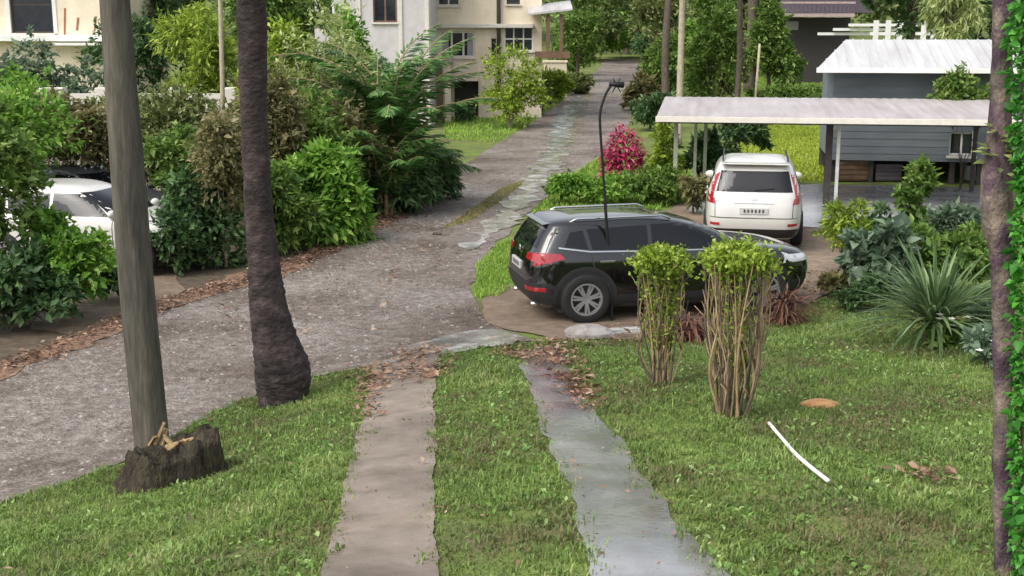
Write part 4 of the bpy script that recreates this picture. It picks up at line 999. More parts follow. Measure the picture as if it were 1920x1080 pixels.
# two-storey cream house by the road
Yh = 56; b = gx(920, Yh); hs = thing('house', 'two-storey cream house with balcony beside the far road', 'house', b); f = PX(Yh, hs)
x0, _ = f(818, 0); x1, _ = f(1016, 0); W1 = (*[f(p, 0)[0] for p in (824, 890)], f(0, 108)[1], f(0, 58)[1]); W2 = (*[f(p, 0)[0] for p in (945, 1000)], f(0, 96)[1], f(0, 50)[1])
W3 = (*[f(p, 0)[0] for p in (812 + 8, 862)], f(0, 11)[1], f(0, -35)[1]); W4 = (*[f(p, 0)[0] for p in (950, 975)], f(0, 8)[1], f(0, -35)[1]); W5 = (*[f(p, 0)[0] for p in (921, 930)], f(0, 107)[1], f(0, 72)[1])
G = (*[f(p, 0)[0] for p in (850, 896)], .02, f(0, 152)[1])
mb = MB(); facade(mb, x0, x1, 0, 7.4, [W1, W2, W3, W4, W5, G], .3); house_box(mb, x0, x1, 8, 0, 7.4); mb.build('wall', M['cream'], hs)
window(hs, *W1, 'trim', 2, 0, .09, curtain=[(0, .30), (.72, 1)]); window(hs, *W2, 'white', 2, 1, .06); window(hs, *W3, 'trim', 1, 0); window(hs, *W4, 'darkwood', 0, 0); window(hs, *W5, 'darkwood', 0, 0, .04, sill=False)
mb = MB(); mb.box(G[0], G[1], .28, .30, G[2], G[3]); mb.build('opening_shade', M['recess'], hs)  # dark panel, the shade inside the opening is put into its colour
_, zb = f(0, 50); mb = MB(); mb.box(x0 - .1, f(1000, 0)[0], -.30, -.003, zb - .06, zb + .12); mb.build('floor_ledge', M['trim'], hs, bevel=.02)
_, zc = f(0, 150); _, zd = f(0, 116); mb = MB(); mb.box(f(846, 0)[0], f(897, 0)[0], -1.3, -1.18, zc, zd); mb.box(f(846, 0)[0], f(897, 0)[0], -1.17, -.003, zc, zc + .14); mb.build('balcony', M['creamtile'], hs)
xa, xb = f(801, 0)[0], f(852, 0)[0]; _, zz = f(0, 112); mb = MB(); mb.box(xa, xb, -2.2, -1.32, zz - .1, zz + .16); mb.build('porch_roof', M['pinkrail'], hs, bevel=.02)
for px, m_ in ((827, 'brownwood'), (842, 'cream')):
    x, _ = f(px, 0); mb = MB(); mb.box(x - .13, x + .13, -2.05, -1.79, -.2, zz - .102); mb.build('porch_post', M[m_], hs)
x, _ = f(935, 0); mb = MB(); mb.tube([(x, -.18, 1.4), (x, -.18, 7.4)], .09, 10); mb.build('downpipe', M['darkwood'], hs, True)
xa, xb = f(990, 0)[0], f(1070, 0)[0]; _, za = f(0, 30); _, ze = f(0, 14)
mb = MB(); mb.add([(xa, -1.9, za), (xb, -1.9, za + .22), (xb, .5, ze + .25), (xa, .5, ze), (xa, -1.9, za + .08), (xb, -1.9, za + .30), (xb, .5, ze + .33), (xa, .5, ze + .08)], [(0, 1, 2, 3), (7, 6, 5, 4), (0, 4, 5, 1), (1, 5, 6, 2), (2, 6, 7, 3), (3, 7, 4, 0)]); mb.build('awning', M['whiteroof'], hs)
for px in (1026, 1050):
    x, _ = f(px, 0); mb = MB(); mb.box(x - .08, x + .08, -1.7, -1.54, f(0, 96)[1], za + .05); mb.build('porch_post', M['brownwood'], hs)
mb = MB(); mb.add([(x0 - .6, -.8, 7.41), (x1 + .6, -.8, 7.41), (x1 + .6, 8.8, 7.41), (x0 - .6, 8.8, 7.41), (x0 + 2, 4, 9), (x1 - 2, 4, 9)], [(0, 1, 5, 4), (1, 2, 5), (2, 3, 4, 5), (3, 0, 4), (3, 2, 1, 0)]); mb.build('roof', M['roofmetal'], hs)
mb = MB(); mb.box(f(1004, 0)[0], f(1066, 0)[0], -1.9, .4, f(0, 108)[1], f(0, 96)[1] - .004); mb.build('porch_floor', M['brownwood'], hs)
# low cream wall block by the road
b = gx(1041, 70); k = mpp(70); mb = MB(); mb.box(-21 * k, 21 * k, -.15, .6, -.3, 62 * k); mb.box(-23 * k, 23 * k, -.2, .65, 62 * k + .003, 62 * k + .12)
o = mb.build('garden_wall', M['cream'], None, bevel=.02); o.location = b; tag(o, 'short cream rendered wall end standing at the road edge', 'wall')

# white balustrade behind the left hedge
Yb = 31; b = gx(290, Yb); fn = thing('balustrade', 'long off-white balustrade fence half hidden behind the left hedge', 'fence', b); f = PX(Yb, fn)
xa, xb = f(62, 0)[0], f(545, 0)[0]; z0, z1, zt = f(0, 238)[1], f(0, 186)[1], f(0, 164)[1]
mb = MB(); mb.box(xa, xb, -.06, .06, z0, z0 + .10); mb.build('rail', M['trim'], fn); mb = MB(); mb.box(xa, xb, -.07, .07, z1, z1 + .14); mb.build('rail', M['trim'], fn)
mb = MB(); mb.box(xa, xb, -.1, .1, -.1, z0 - .003); mb.build('base_wall', M['pinkrail'], fn)
bal = MB(); bal.tube([(0, 0, z0 + .1), (0, 0, z0 + .25), (0, 0, z1 - .15), (0, 0, z1)], [.05, .075, .04, .05], 10); bo = bal.build('baluster', M['trim'], fn, True)
nb_ = 22
for i in range(nb_):
    c = bo if i == 0 else bo.copy()
    if i: COL.objects.link(c)
    c.location = (xa + .2 + (xb - xa - .4) * i / (nb_ - 1), 0, 0)
for px in (70, 100, 180, 320, 425, 535):
    x, _ = f(px, 0); mb = MB(); mb.box(x - .14, x + .14, -.14, .14, z0 + .003, zt); mb.build('pillar', M['trim'], fn, bevel=.02)

# grey house on stilts behind the carport
Yg = 33.5; b = gx(1700, Yg); b = gx(1572, Yg); hs = thing('house', 'blue-grey boarded house on stilts with white roof behind the carport', 'house', b, math.radians(-10)); f = PX(Yg, hs)
x0, x1 = f(1572, 0)[0], f(1846, 0)[0] + 2.5; zf, ze = f(0, 300)[1], f(0, 126)[1]
Wg = (*[f(p, 0)[0] for p in (1790, 1836)], f(0, 288)[1], f(0, 245)[1])
mb = MB(); facade(mb, x0, x1, zf, ze, [Wg]); house_box(mb, x0, x1, 4.2, zf, ze); mb.add([(x0, 0, zf), (x1, 0, zf), (x1, 4.2, zf), (x0, 4.2, zf)], [(3, 2, 1, 0)]); mb.build('wall', M['bluegrey'], hs)
for i in range(12):
    z = zf + .2 + i * .2
    if z < ze - .05: mb = MB(); mb.box(x0, x1 if not (Wg[2] < z < Wg[3]) else Wg[0], -.012, -.002, z - .01, z + .01); mb.build('board_lap', M['bluegrey'], hs)
window(hs, *Wg, 'white', 1, 0, .05)
zr = ze + .72; rx0, rx1 = f(1535, 0)[0], x1 + .6
mb = MB(); V = [(rx0, -.85, ze - .03), (rx1, -.85, ze - .03), (rx1, 4.5, ze - .03), (rx0 + .6, 4.5, ze - .03), (rx0 + .95, 2.0, zr), (rx1 - 2.6, 2.0, zr)]
mb.add(V, [(0, 1, 5, 4), (1, 2, 5), (2, 3, 4, 5), (3, 0, 4), (3, 2, 1, 0)]); mb.build('roof', M['whiteroof'], hs)
for i in range(26):
    x = rx0 + .3 + i * (rx1 - rx0 - .5) / 25; t0 = (x - rx0); tt = min(1, t0 / .95, (rx1 - x) / 2.6); mb = MB(); mb.bar((x, -.84, ze - .015), (x, -.84 + 2.83 * tt, ze - .015 + (zr - ze + .03) * tt), .03, .02); mb.build('roof_rib', M['whiteroof'], hs)
mb = MB(); mb.box(rx0, rx1, -.90, -.853, ze - .12, ze + .01); mb.build('gutter', M['white'], hs)
for i, px in enumerate((1580, 1650, 1725, 1800, 1850)):
    x, _ = f(px, 0)
    for y in (.2, 3.8): mb = MB(); mb.box(x - .07, x + .07, y - .07, y + .07, -.1, zf - .003); mb.build('stilt', M['darkwood'], hs)
mb = MB(); mb.box(x0, x1, 3.9, 4.1, -.1, zf - .004); mb.build('undercroft_shade', M['recess'], hs)  # dark sheet standing in for the shade under the raised floor
# laundry and clutter
x, z = f(1838, 292); mb = MB(); p = at(1836, 290, Yg - .6)
mb = MB(); mb.box(-.22, .22, -.012, .012, 0, .62); o = mb.build('laundry', M['cloth'], None); o.location = p; tag(o, 'white towel hanging in front of the blue-grey house', 'laundry')
for i, (px, w_, h_, c, nm, lb) in enumerate([(1595, .9, .55, 'brownwood', 'storage_crate', 'brown wooden crate stored under the stilt house'), (1660, .7, .45, 'plum', 'storage_box', 'dark plum box stored under the stilt house'), (1825, .8, .42, 'postgrey', 'water_drum', 'pale grey drum standing under the stilt house')]):
    q = gx(px, Yg + .3)
    mb = MB()
    if nm == 'water_drum': mb.tube([(0, 0, 0), (0, 0, .02), (0, 0, h_ * .33), (0, 0, h_ * .34), (0, 0, h_)], [.24, .25, .25, .265, .25], 18)
    else:
        mb.box(-w_ / 2, w_ / 2, -.25, .25, 0, h_)
        for k_ in range(4): zz = .04 + k_ * h_ / 4; mb.box(-w_ / 2 - .01, w_ / 2 + .01, -.275, -.252, zz, zz + h_ / 4 - .03)
    o = mb.build(nm, M[c], None, bevel=.008); o.location = q + Vector((0, 0, .03)); tag(o, lb, 'drum' if nm == 'water_drum' else 'box')

# carport
A_C = math.radians(-9.5); fl = gx(1227, 28.7)
cpz = at(1227, 226, 28.7).z
cp = thing('carport', 'flat white-roofed open carport on thin posts behind the white car', 'carport', (fl.x, fl.y, 0), A_C)
Lc, Dc, sl = 8.15, 4.3, .055
def rz_(y): return cpz + .10 + y * sl
V = []
for x in np.linspace(0, Lc, 66):
    zc = .010 * (1 if int(round(x / Lc * 65)) % 2 else 0)
    V += [(x, 0, rz_(0) + zc), (x, Dc, rz_(Dc) + zc), (x, 0, rz_(0) - .05), (x, Dc, rz_(Dc) - .05)]
F = []
for i in range(65):
    a = i * 4; F += [(a, a + 4, a + 5, a + 1), (a + 2, a + 3, a + 7, a + 6), (a, a + 2, a + 6, a + 4), (a + 1, a + 5, a + 7, a + 3)]
F += [(0, 1, 3, 2), (260, 262, 263, 261)]
link('roof', np_mesh('roof', V, F, M['roofmetal'], False), cp)
mb = MB(); mb.box(-.02, Lc + .02, -.06, -.004, cpz - .03, cpz + .10); mb.build('fascia', M['trim'], cp, bevel=.008)
for y in (.35, 2.2, 4.1): mb = MB(); mb.box(.05, Lc - .05, y - .05, y + .05, rz_(y) - .20, rz_(y) - .055); mb.build('beam', M['darkwood'], cp)
for (x, y, m_, w_) in ((.42, 1.2, 'postgreen', .10), (4.19, .6, 'postgrey', .075), (7.9, .5, 'postgreen', .10), (1.1, 4.1, 'postgreen', .09), (.85, 3.5, 'postgreen', .08), (4.0, .85, 'darkwood', .15), (7.9, 4.1, 'darkwood', .1)):
    mb = MB(); mb.box(x - w_ / 2, x + w_ / 2, y - w_ / 2, y + w_ / 2, -.1, rz_(y) - .203); mb.build('post', M[m_], cp)

# far dark house with balcony, top right
Yd = 82; b = gx(1555, Yd); hs = thing('house', 'distant dark timber house with pale balcony rails at top right', 'house', b); f = PX(Yd, hs)
x0, x1 = f(1462, 0)[0], f(1640, 0)[0]; zu, zl_ = f(0, 24)[1], f(0, 92)[1]
mb = MB(); mb.box(x0, x1, 0, 7, zu, zu + 3); mb.build('upper_wall', M['plum'], hs)
mb = MB(); mb.box(x0 + .6, x1 - 1.4, .4, 6.5, -.3, zu - .30); mb.build('lower_wall', M['recess'], hs)
mb = MB(); mb.box(x0 - .3, x1 - 1.6, -1.3, -.003, zu - .28, zu - .05); mb.build('balcony_floor', M['pinkrail'], hs)
mb = MB(); mb.box(x0 - .3, x1 - 1.6, -1.35, -1.27, zu + .55, zu + .68); mb.build('handrail', M['pinkrail'], hs)
bl = MB(); bl.box(-.03, .03, -1.34, -1.28, zu - .04, zu + .547); bo = bl.build('baluster', M['plum'], hs)
for i in range(16):
    c = bo if i == 0 else bo.copy()
    if i: COL.objects.link(c)
    c.location = (x0 + i * (x1 - x0 - 2) / 15, 0, 0)
for i in range(3): mb = MB(); mb.box(x1 - 4.2 + i * .9, x1 + .5 + i * .7, -2.6 - i * .25, -2.4 - i * .25, f(0, 66 - i * 8)[1], f(0, 61 - i * 8)[1]); mb.build('step_rail', M['white'], hs)
xw = f(1490, 0)[0]; mb = MB(); mb.box(xw - .5, xw + .4, .36, .398, f(0, 56)[1], f(0, 40)[1]); mb.build('lower_window', M['curtain'], hs)
mb = MB(); mb.add([(x0 - 1, -1.6, zu + 3.01), (x1 + 1, -1.6, zu + 3.01), (x1 + 1, 8, zu + 3.01), (x0 - 1, 8, zu + 3.01), (x0 + 2, 3, zu + 4.6), (x1 - 2, 3, zu + 4.6)], [(0, 1, 5, 4), (1, 2, 5), (2, 3, 4, 5), (3, 0, 4), (3, 2, 1, 0)]); mb.build('roof', M['roofmetal'], hs)
# white fence pickets right of it
b = gx(1680, 66); fn = thing('picket_fence', 'short white picket fence behind the stilt house roof', 'fence', b); f = PX(66, fn); z0, z1 = f(0, 66)[1], f(0, 38)[1]
mb = MB(); mb.box(f(1635, 0)[0], f(1760, 0)[0], -.04, .04, z0, z0 + .16); mb.build('rail', M['white'], fn)
pk = MB(); pk.box(-.14, .14, -.07, -.041, z0 - 1.2, z1); po = pk.build('picket', M['white'], fn)
for i, px in enumerate((1645, 1668, 1690, 1712, 1735, 1754)):
    c = po if i == 0 else po.copy()
    if i: COL.objects.link(c)
    c.location = (f(px, 0)[0], 0, 0)

# ------------------------------------------------------------------ planting, left side
def at_px(px, Y): return gx(px, Y)
HG = 'shrubs of the left hedge'
S = shrub
S('shrub', 'large leafy green shrub nearest the camera at left edge', 'shrub', at_px(-50, 16.9), 1.75, 2.0, 3.25, 'mid', 11000, .095, .05, .08, 26, .25, 1, HG, br=.03, nb=12, lump_r=.3)
S('shrub', 'low dark shrub at foot of hedge on far left', 'shrub', at_px(20, 16.4), 1.9, 1.3, 1.15, 'dark', 5200, .10, .05, .05, 16, .25, 2, HG, nb=6, lump_r=.36)
S('shrub', 'bright green leafy sapling in front of the white hatchback', 'shrub', at_px(118, 17.2), 1.35, 1.1, 1.5, 'bright', 4600, .095, .05, .24, 14, .3, 3, HG, bark='palebark', br=.022, nb=5, lump_r=.36)
S('shrub', 'light green tall shrub behind the large left-edge one', 'shrub', at_px(15, 23.0), 2.4, 1.6, 3.3, 'bright', 6500, .11, .05, .2, 20, .3, 39, HG, br=.02, nb=8, lump_r=.34)
S('shrub', 'brownish dry shrub above the white hatchback', 'shrub', at_px(140, 24.5), 2.6, 1.5, 2.75, 'brown', 6800, .10, .045, .5, 22, .3, 4, HG, bark='palebark', br=.02, nb=14, lump_r=.36)
S('shrub', 'mottled olive shrub between the pole and the palm', 'shrub', at_px(335, 26.6), 2.9, 1.6, 2.6, 'olive', 8500, .11, .05, .25, 24, .3, 5, HG, bark='palebark', br=.02, nb=12, lump_r=.36)
S('shrub', 'mid green shrub between the pole and the grey car', 'shrub', at_px(350, 23.6), 1.5, 1.2, 2.25, 'mid', 5200, .10, .05, .36, 16, .3, 38, HG, bark='palebark', br=.02, nb=8, lump_r=.36)
S('shrub', 'dark shrub shading the ground left of the palm', 'shrub', at_px(378, 21.2), 1.35, 1.2, 1.5, 'dark', 5600, .10, .05, .0, 16, .3, 6, HG, nb=8, lump_r=.4)
S('shrub', 'pale-stemmed olive shrub just left of the palm', 'shrub', at_px(424, 21.2), 1.2, .9, 2.7, 'brown', 4800, .09, .045, .26, 16, .3, 7, HG, bark='palebark', br=.016, nb=12, lump_r=.38)
S('shrub', 'brown twiggy shrub directly behind the palm', 'shrub', at_px(485, 25.0), 2.0, 1.4, 3.2, 'brown', 7800, .10, .045, .12, 20, .3, 8, HG, bark='palebark', br=.018, nb=14, lump_r=.36)
S('shrub', 'glossy bright green shrub right of the palm by the road', 'shrub', at_px(610, 23.8), 2.15, 1.6, 1.75, 'bright', 9500, .15, .055, .0, 22, .5, 9, HG, nb=8, lump_r=.4)
S('shrub', 'smaller glossy green shrub touching the palm trunk', 'shrub', at_px(535, 22.6), .95, .9, 1.5, 'mid', 3800, .14, .055, .0, 12, .5, 37, HG, nb=6, lump_r=.42)
S('shrub', 'mid green shrub behind the glossy roadside one', 'shrub', at_px(565, 26.0), 2.4, 1.6, 2.5, 'mid', 8000, .12, .05, .05, 20, .3, 10, HG, nb=8, lump_r=.38)
S('shrub', 'brown seedy shrub above the glossy roadside one', 'shrub', at_px(635, 27.0), 2.2, 1.6, 2.55, 'brown', 7400, .10, .045, .2, 20, .3, 11, HG, bark='palebark', nb=12, lump_r=.36)
t = S('pale_branched_tree', 'pale forked bare-branched small tree with sparse leaves', 'tree', at_px(618, 28.8), 2.5, 2.0, 4.4, 'pale', 1700, .12, .05, .42, 22, .2, 12, None, bark='palebark', br=.075, nb=20)
S('shrub', 'very dark shrub under the arching palm', 'shrub', at_px(735, 27.6), 1.9, 1.2, 1.3, 'dark', 6500, .16, .05, .0, 22, .6, 13, HG, nb=6, lump_r=.38)
S('shrub', 'dark drooping shrub at the road bend', 'shrub', at_px(800, 30.0), 1.5, 1.2, 1.3, 'dark', 4500, .20, .05, .03, 16, .9, 14, HG, nb=6, lump_r=.4)
S('shrub', 'dark low shrub at the hedge foot right of the pole', 'shrub', at_px(330, 20.6), 1.0, .9, 1.0, 'dark', 3200, .10, .05, .0, 12, .3, 36, HG, nb=5, lump_r=.4)
S('shrub', 'light olive shrub filling the hedge top near the balustrade', 'shrub', at_px(265, 28.5), 2.6, 1.4, 2.6, 'olive', 6500, .11, .05, .2, 20, .3, 35, HG, bark='palebark', nb=10, lump_r=.34)
S('shrub', 'yellow-green shrub beside the palm trunk above the hedge', 'shrub', at_px(525, 29.5), 2.0, 1.4, 4.2, 'yellow', 5200, .12, .05, .3, 20, .3, 34, HG, bark='palebark', nb=12, lump_r=.3)
S('shrub', 'pale green tall shrub between pale tree and feather palm', 'shrub', at_px(668, 30), 1.7, 1.4, 4.1, 'pale', 4600, .12, .05, .15, 18, .3, 33, HG, bark='palebark', nb=12, lump_r=.32)
# arching feather palm
def featherpalm(label, base, h, nf, L, seed, mat, trunk_h, group=None, **kw):
    r = np.random.default_rng(seed); root = thing('feather_palm', label, 'palm', base, 0, group)
    V, F, RV = frond_crown(np.array([0, 0, trunk_h]), nf, L, r, **kw); link('crown', np_mesh('crown', V, F, M[mat]), root); RV.build('frond_stalk', M['tanstem'], root)
    mb = MB()
    for k in range(5):
        a = k * 1.26; mb.tube(smooth_path([(math.cos(a) * .12, math.sin(a) * .12, -.1), (math.cos(a) * .16, math.sin(a) * .16, trunk_h * .5), (math.cos(a) * .08, math.sin(a) * .08, trunk_h + .05)], 4), np.linspace(.06, .035, 9), 8, False)
    mb.build('trunk', M['olive'] if False else M['tanstem'], root, True); return root
featherpalm('tall dark green feather palm arching above the road bend', at_px(730, 28.2), 4.3, 34, 3.6, 51, 'palm', 1.6, None, upr=(1.22, 1.57), arch=.72, leaflets=50, ll=.55, lw=.075, droop=.8, spread=.16, low=.4)
featherpalm('bushy feather palm drooping to the road under the tall one', at_px(722, 27.3), 3.5, 20, 2.1, 52, 'palm', .7, None, upr=(.75, 1.5), arch=.72, leaflets=34, ll=.5, lw=.065, droop=.8, spread=.15, low=.4)
featherpalm('outer feather palm with fronds hanging over the road bend', at_px(762, 29.0), 3.5, 26, 1.75, 53, 'palm', .9, None, upr=(.8, 1.5), arch=.75, leaflets=34, ll=.55, lw=.065, droop=.8, spread=.15, low=.4)
S('shrub', 'leafy mid green shrub in front of the lilac house corner', 'shrub', at_px(598, 33), 2.3, 1.5, 4.4, 'olive', 6500, .13, .055, .1, 22, .3, 130, 'shrubs in front of the lilac house', bark='palebark', nb=10, lump_r=.32)
S('shrub', 'tall light shrub between the palms and the lilac house', 'shrub', at_px(655, 34), 2.0, 1.5, 4.6, 'bright', 5600, .13, .055, .1, 20, .3, 131, 'shrubs in front of the lilac house', bark='palebark', nb=10, lump_r=.32)
S('shrub', 'low dark shrub beside the white hatchback front wheel', 'shrub', at_px(196, 18.4), .9, .8, .75, 'dark', 2200, .09, .045, .0, 10, .3, 132, HG, nb=4, lump_r=.4)
# behind the hedge
S('shrub', 'blue-green clipped hedge shrub below the cream house', 'shrub', at_px(80, 37), 4.6, 1.8, 3.7, 'blue', 9500, .15, .07, .1, 28, .3, 15, 'shrubs in front of the cream house', nb=8)
S('shrub', 'light green shrub left of the white balustrade', 'shrub', at_px(-10, 27), 3.0, 1.8, 3.6, 'bright', 5000, .13, .06, .2, 22, .3, 16, 'shrubs in front of the cream house', nb=8)
S('shrub', 'dark shrub between the pole and the cream house corner', 'shrub', at_px(260, 40), 3.0, 2, 4.6, 'dark', 5500, .16, .07, .1, 22, .3, 17, 'shrubs in front of the cream house', nb=8)
TL = 'trees behind the left hedge'
tree('tree', 'bright yellow-green feathery tree left of the palm trunk', 'tree', at_px(380, 36), 2.4, 4.9, 'yellow', 9000, .17, .04, .25, 24, 20, TL, tr=.07, droop=.5)
tree('tree', 'dark tree with reddish trunk behind the pole', 'tree', at_px(300, 52), 4.2, 8.0, 'dark', 9000, .22, .09, .12, 24, 21, TL, tr=.2, bark='brownwood')
tree('tree', 'mid green tree just right of the palm trunk top', 'tree', at_px(525, 40), 3.8, 6.6, 'mid', 10000, .18, .07, .12, 26, 22, TL, tr=.12)
tree('tree', 'dense dark tree between the lilac house and palm', 'tree', at_px(540, 62), 6, 10, 'dark', 9000, .3, .12, .08, 26, 23, TL, tr=.2)
S('shrub', 'leafy green undergrowth shrub in front of the lilac house', 'shrub', at_px(650, 38), 3.0, 2, 3.6, 'mid', 8500, .15, .06, .05, 22, .3, 24, 'shrubs in front of the lilac house', nb=8)
S('shrub', 'yellow-green shrub beside the lilac house wall', 'shrub', at_px(560, 35), 2.8, 2, 4.0, 'olive', 8500, .14, .06, .1, 22, .3, 25, 'shrubs in front of the lilac house', nb=8)
# slim pale stems
for i, (px, Y, top, lab) in enumerate([(428, 27, -60, 'slender pale bare pole stem left of the palm trunk')]):
    b = at_px(px, Y); z = at(px, top, Y).z - b.z; mb = MB(); mb.tube(smooth_path([(-.12, 0, -.1), (0, 0, z * .5), (.06, 0, z)], 5), np.linspace(.06, .045, 11), 8); o = mb.build('bare_stem', M['palebark'], None, True); o.location = b; tag(o, lab, 'tree')

# ------------------------------------------------------------------ planting, middle and right
t = S('round_bush', 'yellow-green spreading bush on the lawn by the cream house', 'bush', at_px(956, 51), 3.3, 2.6, 3.0, 'yellow', 7500, .13, .05, .03, 26, .2, 30, None, bark='palebark', br=.04, nb=20, fill=.4)
S('shrub', 'small dark shrub under the balcony opening', 'shrub', at_px(872, 53.5), 1.3, .8, .9, 'dark', 900, .12, .05, .05, 8, .3, 31, 'shrubs by the cream house', nb=3)
S('shrub', 'low shrub at the cream garden wall', 'shrub', at_px(1000, 58), 2.4, 1.2, 2.0, 'olive', 2000, .16, .06, .05, 12, .3, 32, 'shrubs by the cream house', nb=4)
# crimson cordyline by the road
b = gp(1168, 345); r2 = np.random.default_rng(61); root = thing('crimson_shrub', 'crimson-leaved shrub beside the road at the carport corner', 'shrub', b); n = 1300
kk = mpp(b.y); a = r2.uniform(0, 6.28, n); q = np.sqrt(r2.uniform(0, 1, n)) * 34 * kk; q = q * 1.15; P = np.column_stack([np.cos(a) * q, np.sin(a) * q, .3 + r2.uniform(0, 1, n) * 92 * kk * (1 - .5 * (q / (34 * kk)) ** 2)])
D = np.column_stack([np.cos(a) * .8 + r2.normal(0, .4, n), np.sin(a) * .8 + r2.normal(0, .4, n), r2.uniform(-.2, 1.2, n)])
V, F = straps(P, D, r2.uniform(.12, .30, n), .075, r2.uniform(.2, .8, n), 4, r2); V[:, 2] = np.maximum(V[:, 2], .03); link('foliage', np_mesh('foliage', V, F, M['pink']), root)
branches(P[:12] * np.array([.8, .8, 1]), .022, r2).build('stem', M['palebark'], root, True)
CG = 'shrubs around the carport'
S('shrub', 'low bright green shrubs on the bank above the black car', 'shrub', gp(1100, 385), 2.6, 1.2, .85, 'bright', 3200, .10, .045, .02, 16, .3, 62, CG, nb=4)
S('shrub', 'leafy green shrub between the lamp rod and white car', 'shrub', gp(1215, 385), 1.9, 1.2, .95, 'mid', 3000, .11, .05, .02, 14, .3, 63, CG, nb=4)
S('shrub', 'tall narrow green shrub at the left carport post', 'shrub', at_px(1245, 32.5), 1.0, .8, 1.8, 'yellow', 1700, .13, .05, .05, 10, .3, 64, CG, nb=5)
S('shrub', 'dark green shrub under the carport left of the white car', 'shrub', at_px(1315, 33.2), 1.3, 1.0, 1.45, 'dark', 2600, .13, .05, .02, 12, .3, 65, CG, nb=4)
S('shrub', 'dark rounded hedge shrub behind the white car', 'shrub', at_px(1395, 35.5), 2.0, 1.2, 1.75, 'dark', 3400, .13, .05, .02, 14, .3, 66, CG, nb=4)
S('shrub', 'purplish dark shrub left of the white car bumper', 'shrub', at_px(1300, 27.5), .7, .6, 1.0, 'brown', 900, .10, .045, .05, 8, .3, 67, CG, nb=4)
S('shrub', 'yellow-green upright shrub in front of the right carport post', 'shrub', gp(1585, 520), .78, .7, 1.32, 'yellow', 1900, .10, .03, .28, 12, .3, 68, CG, bark='bark', nb=9)
S('leafy_sapling', 'slender leafy sapling in front of the stilt house', 'sapling', gp(1702, 500), .7, .6, 1.95, 'mid', 1500, .11, .05, .3, 10, .3, 69, None, nb=6)
S('shrub', 'bluish broad-leaved shrub left of the spiky lily', 'shrub', gp(1648, 560), 1.05, .8, 1.15, 'blue', 1300, .17, .10, .05, 10, .35, 70, CG, nb=5)
S('shrub', 'grey-green shrub at the slab edge behind the spiky lily', 'shrub', gp(1790, 480), 1.9, .8, 1.0, 'blue', 2600, .12, .05, .02, 12, .3, 71, CG, nb=4)
S('shrub', 'small dark shrub left of the spiky lily base', 'shrub', gp(1610, 585), .8, .6, .5, 'dark', 1100, .09, .045, .02, 8, .3, 72, CG, nb=3)
S('shrub', 'dense dark green shrub behind the spiky lily', 'shrub', gp(1770, 555), 1.7, .8, 1.15, 'mid', 4200, .12, .05, .02, 14, .3, 73, CG, nb=4)
S('shrub', 'mid green shrub between the sapling and the violet-barked trunk', 'shrub', gp(1850, 520), 1.0, .8, 1.1, 'mid', 2200, .12, .05, .02, 12, .3, 74, CG, nb=4)
S('shrub', 'grey-green low shrub under the yellow-green upright one', 'shrub', gp(1570, 560), .6, .5, .45, 'brown', 900, .09, .045, .02, 8, .3, 75, CG, nb=3)
S('shrub', 'dark shrub at the edge of the wet slab near the sapling', 'shrub', gp(1660, 455), 1.2, .8, .75, 'dark', 1800, .11, .05, .02, 10, .3, 76, CG, nb=3)
# spiky lily
b = gp(1735, 648); r2 = np.random.default_rng(71); kk = mpp(b.y); root = thing('spiky_lily', 'large spiky strap-leaved lily on the right lawn edge', 'plant', b)
n = 300; a = r2.uniform(0, 6.28, n); el = r2.uniform(.15, 1.35, n); D = np.column_stack([np.cos(a) * np.cos(el), np.sin(a) * np.cos(el), np.sin(el)])
P = np.column_stack([np.cos(a) * .07, np.sin(a) * .07, r2.uniform(.22, .42, n)]) + [.10, 0, 0]
V, F = straps(P, D, r2.uniform(.8, 1.5, n), r2.uniform(.04, .07, n), r2.uniform(.15, .6, n), 7, r2); V[:, 2] = np.maximum(V[:, 2], .02)
link('leaves', np_mesh('leaves', V, F, M['lily']), root); mb = MB(); mb.tube([(0, 0, -.05), (.03, 0, .2), (.1, 0, .45)], [.06, .075, .06], 10); mb.build('stem', M['bark'], root, True)
# small flowering plants at the right
for i, (px, py, w_, lab) in enumerate([(1770, 655, .5, 'small white-flowered plant right of the spiky lily base'), (1850, 690, .45, 'small white-flowered plant beside the violet-barked trunk'), (1842, 640, .6, 'broad-leaved low plant behind the violet-barked trunk')]):
    b = gp(px, py); root = S('flowering_plant', lab, 'plant', b, w_, w_ * .8, .42, 'blue' if i != 0 else 'mid', 420, .10, .05, .05, 8, .3, 80 + i, 'small plants along the right edge', nb=4)
    r2 = np.random.default_rng(85 + i); n = 14; P = np.column_stack([r2.normal(0, w_ * .25, n), r2.normal(0, w_ * .2, n), r2.uniform(.2, .46, n)]); Vv, Ff, o_ = [], [], 0
    P = np.repeat(P, 5, 0); an = np.tile(np.arange(5) * 1.257, n); D = np.column_stack([np.cos(an), np.sin(an) - .4, np.full(5 * n, .35)]); 
    for q in range(n):
        V, F = kites(P[q * 5:q * 5 + 5], D[q * 5:q * 5 + 5], np.tile([[0, -.5, 1.]], (5, 1)), .05, .03); link('flower', np_mesh('flower', V, F, M['flower']), root)
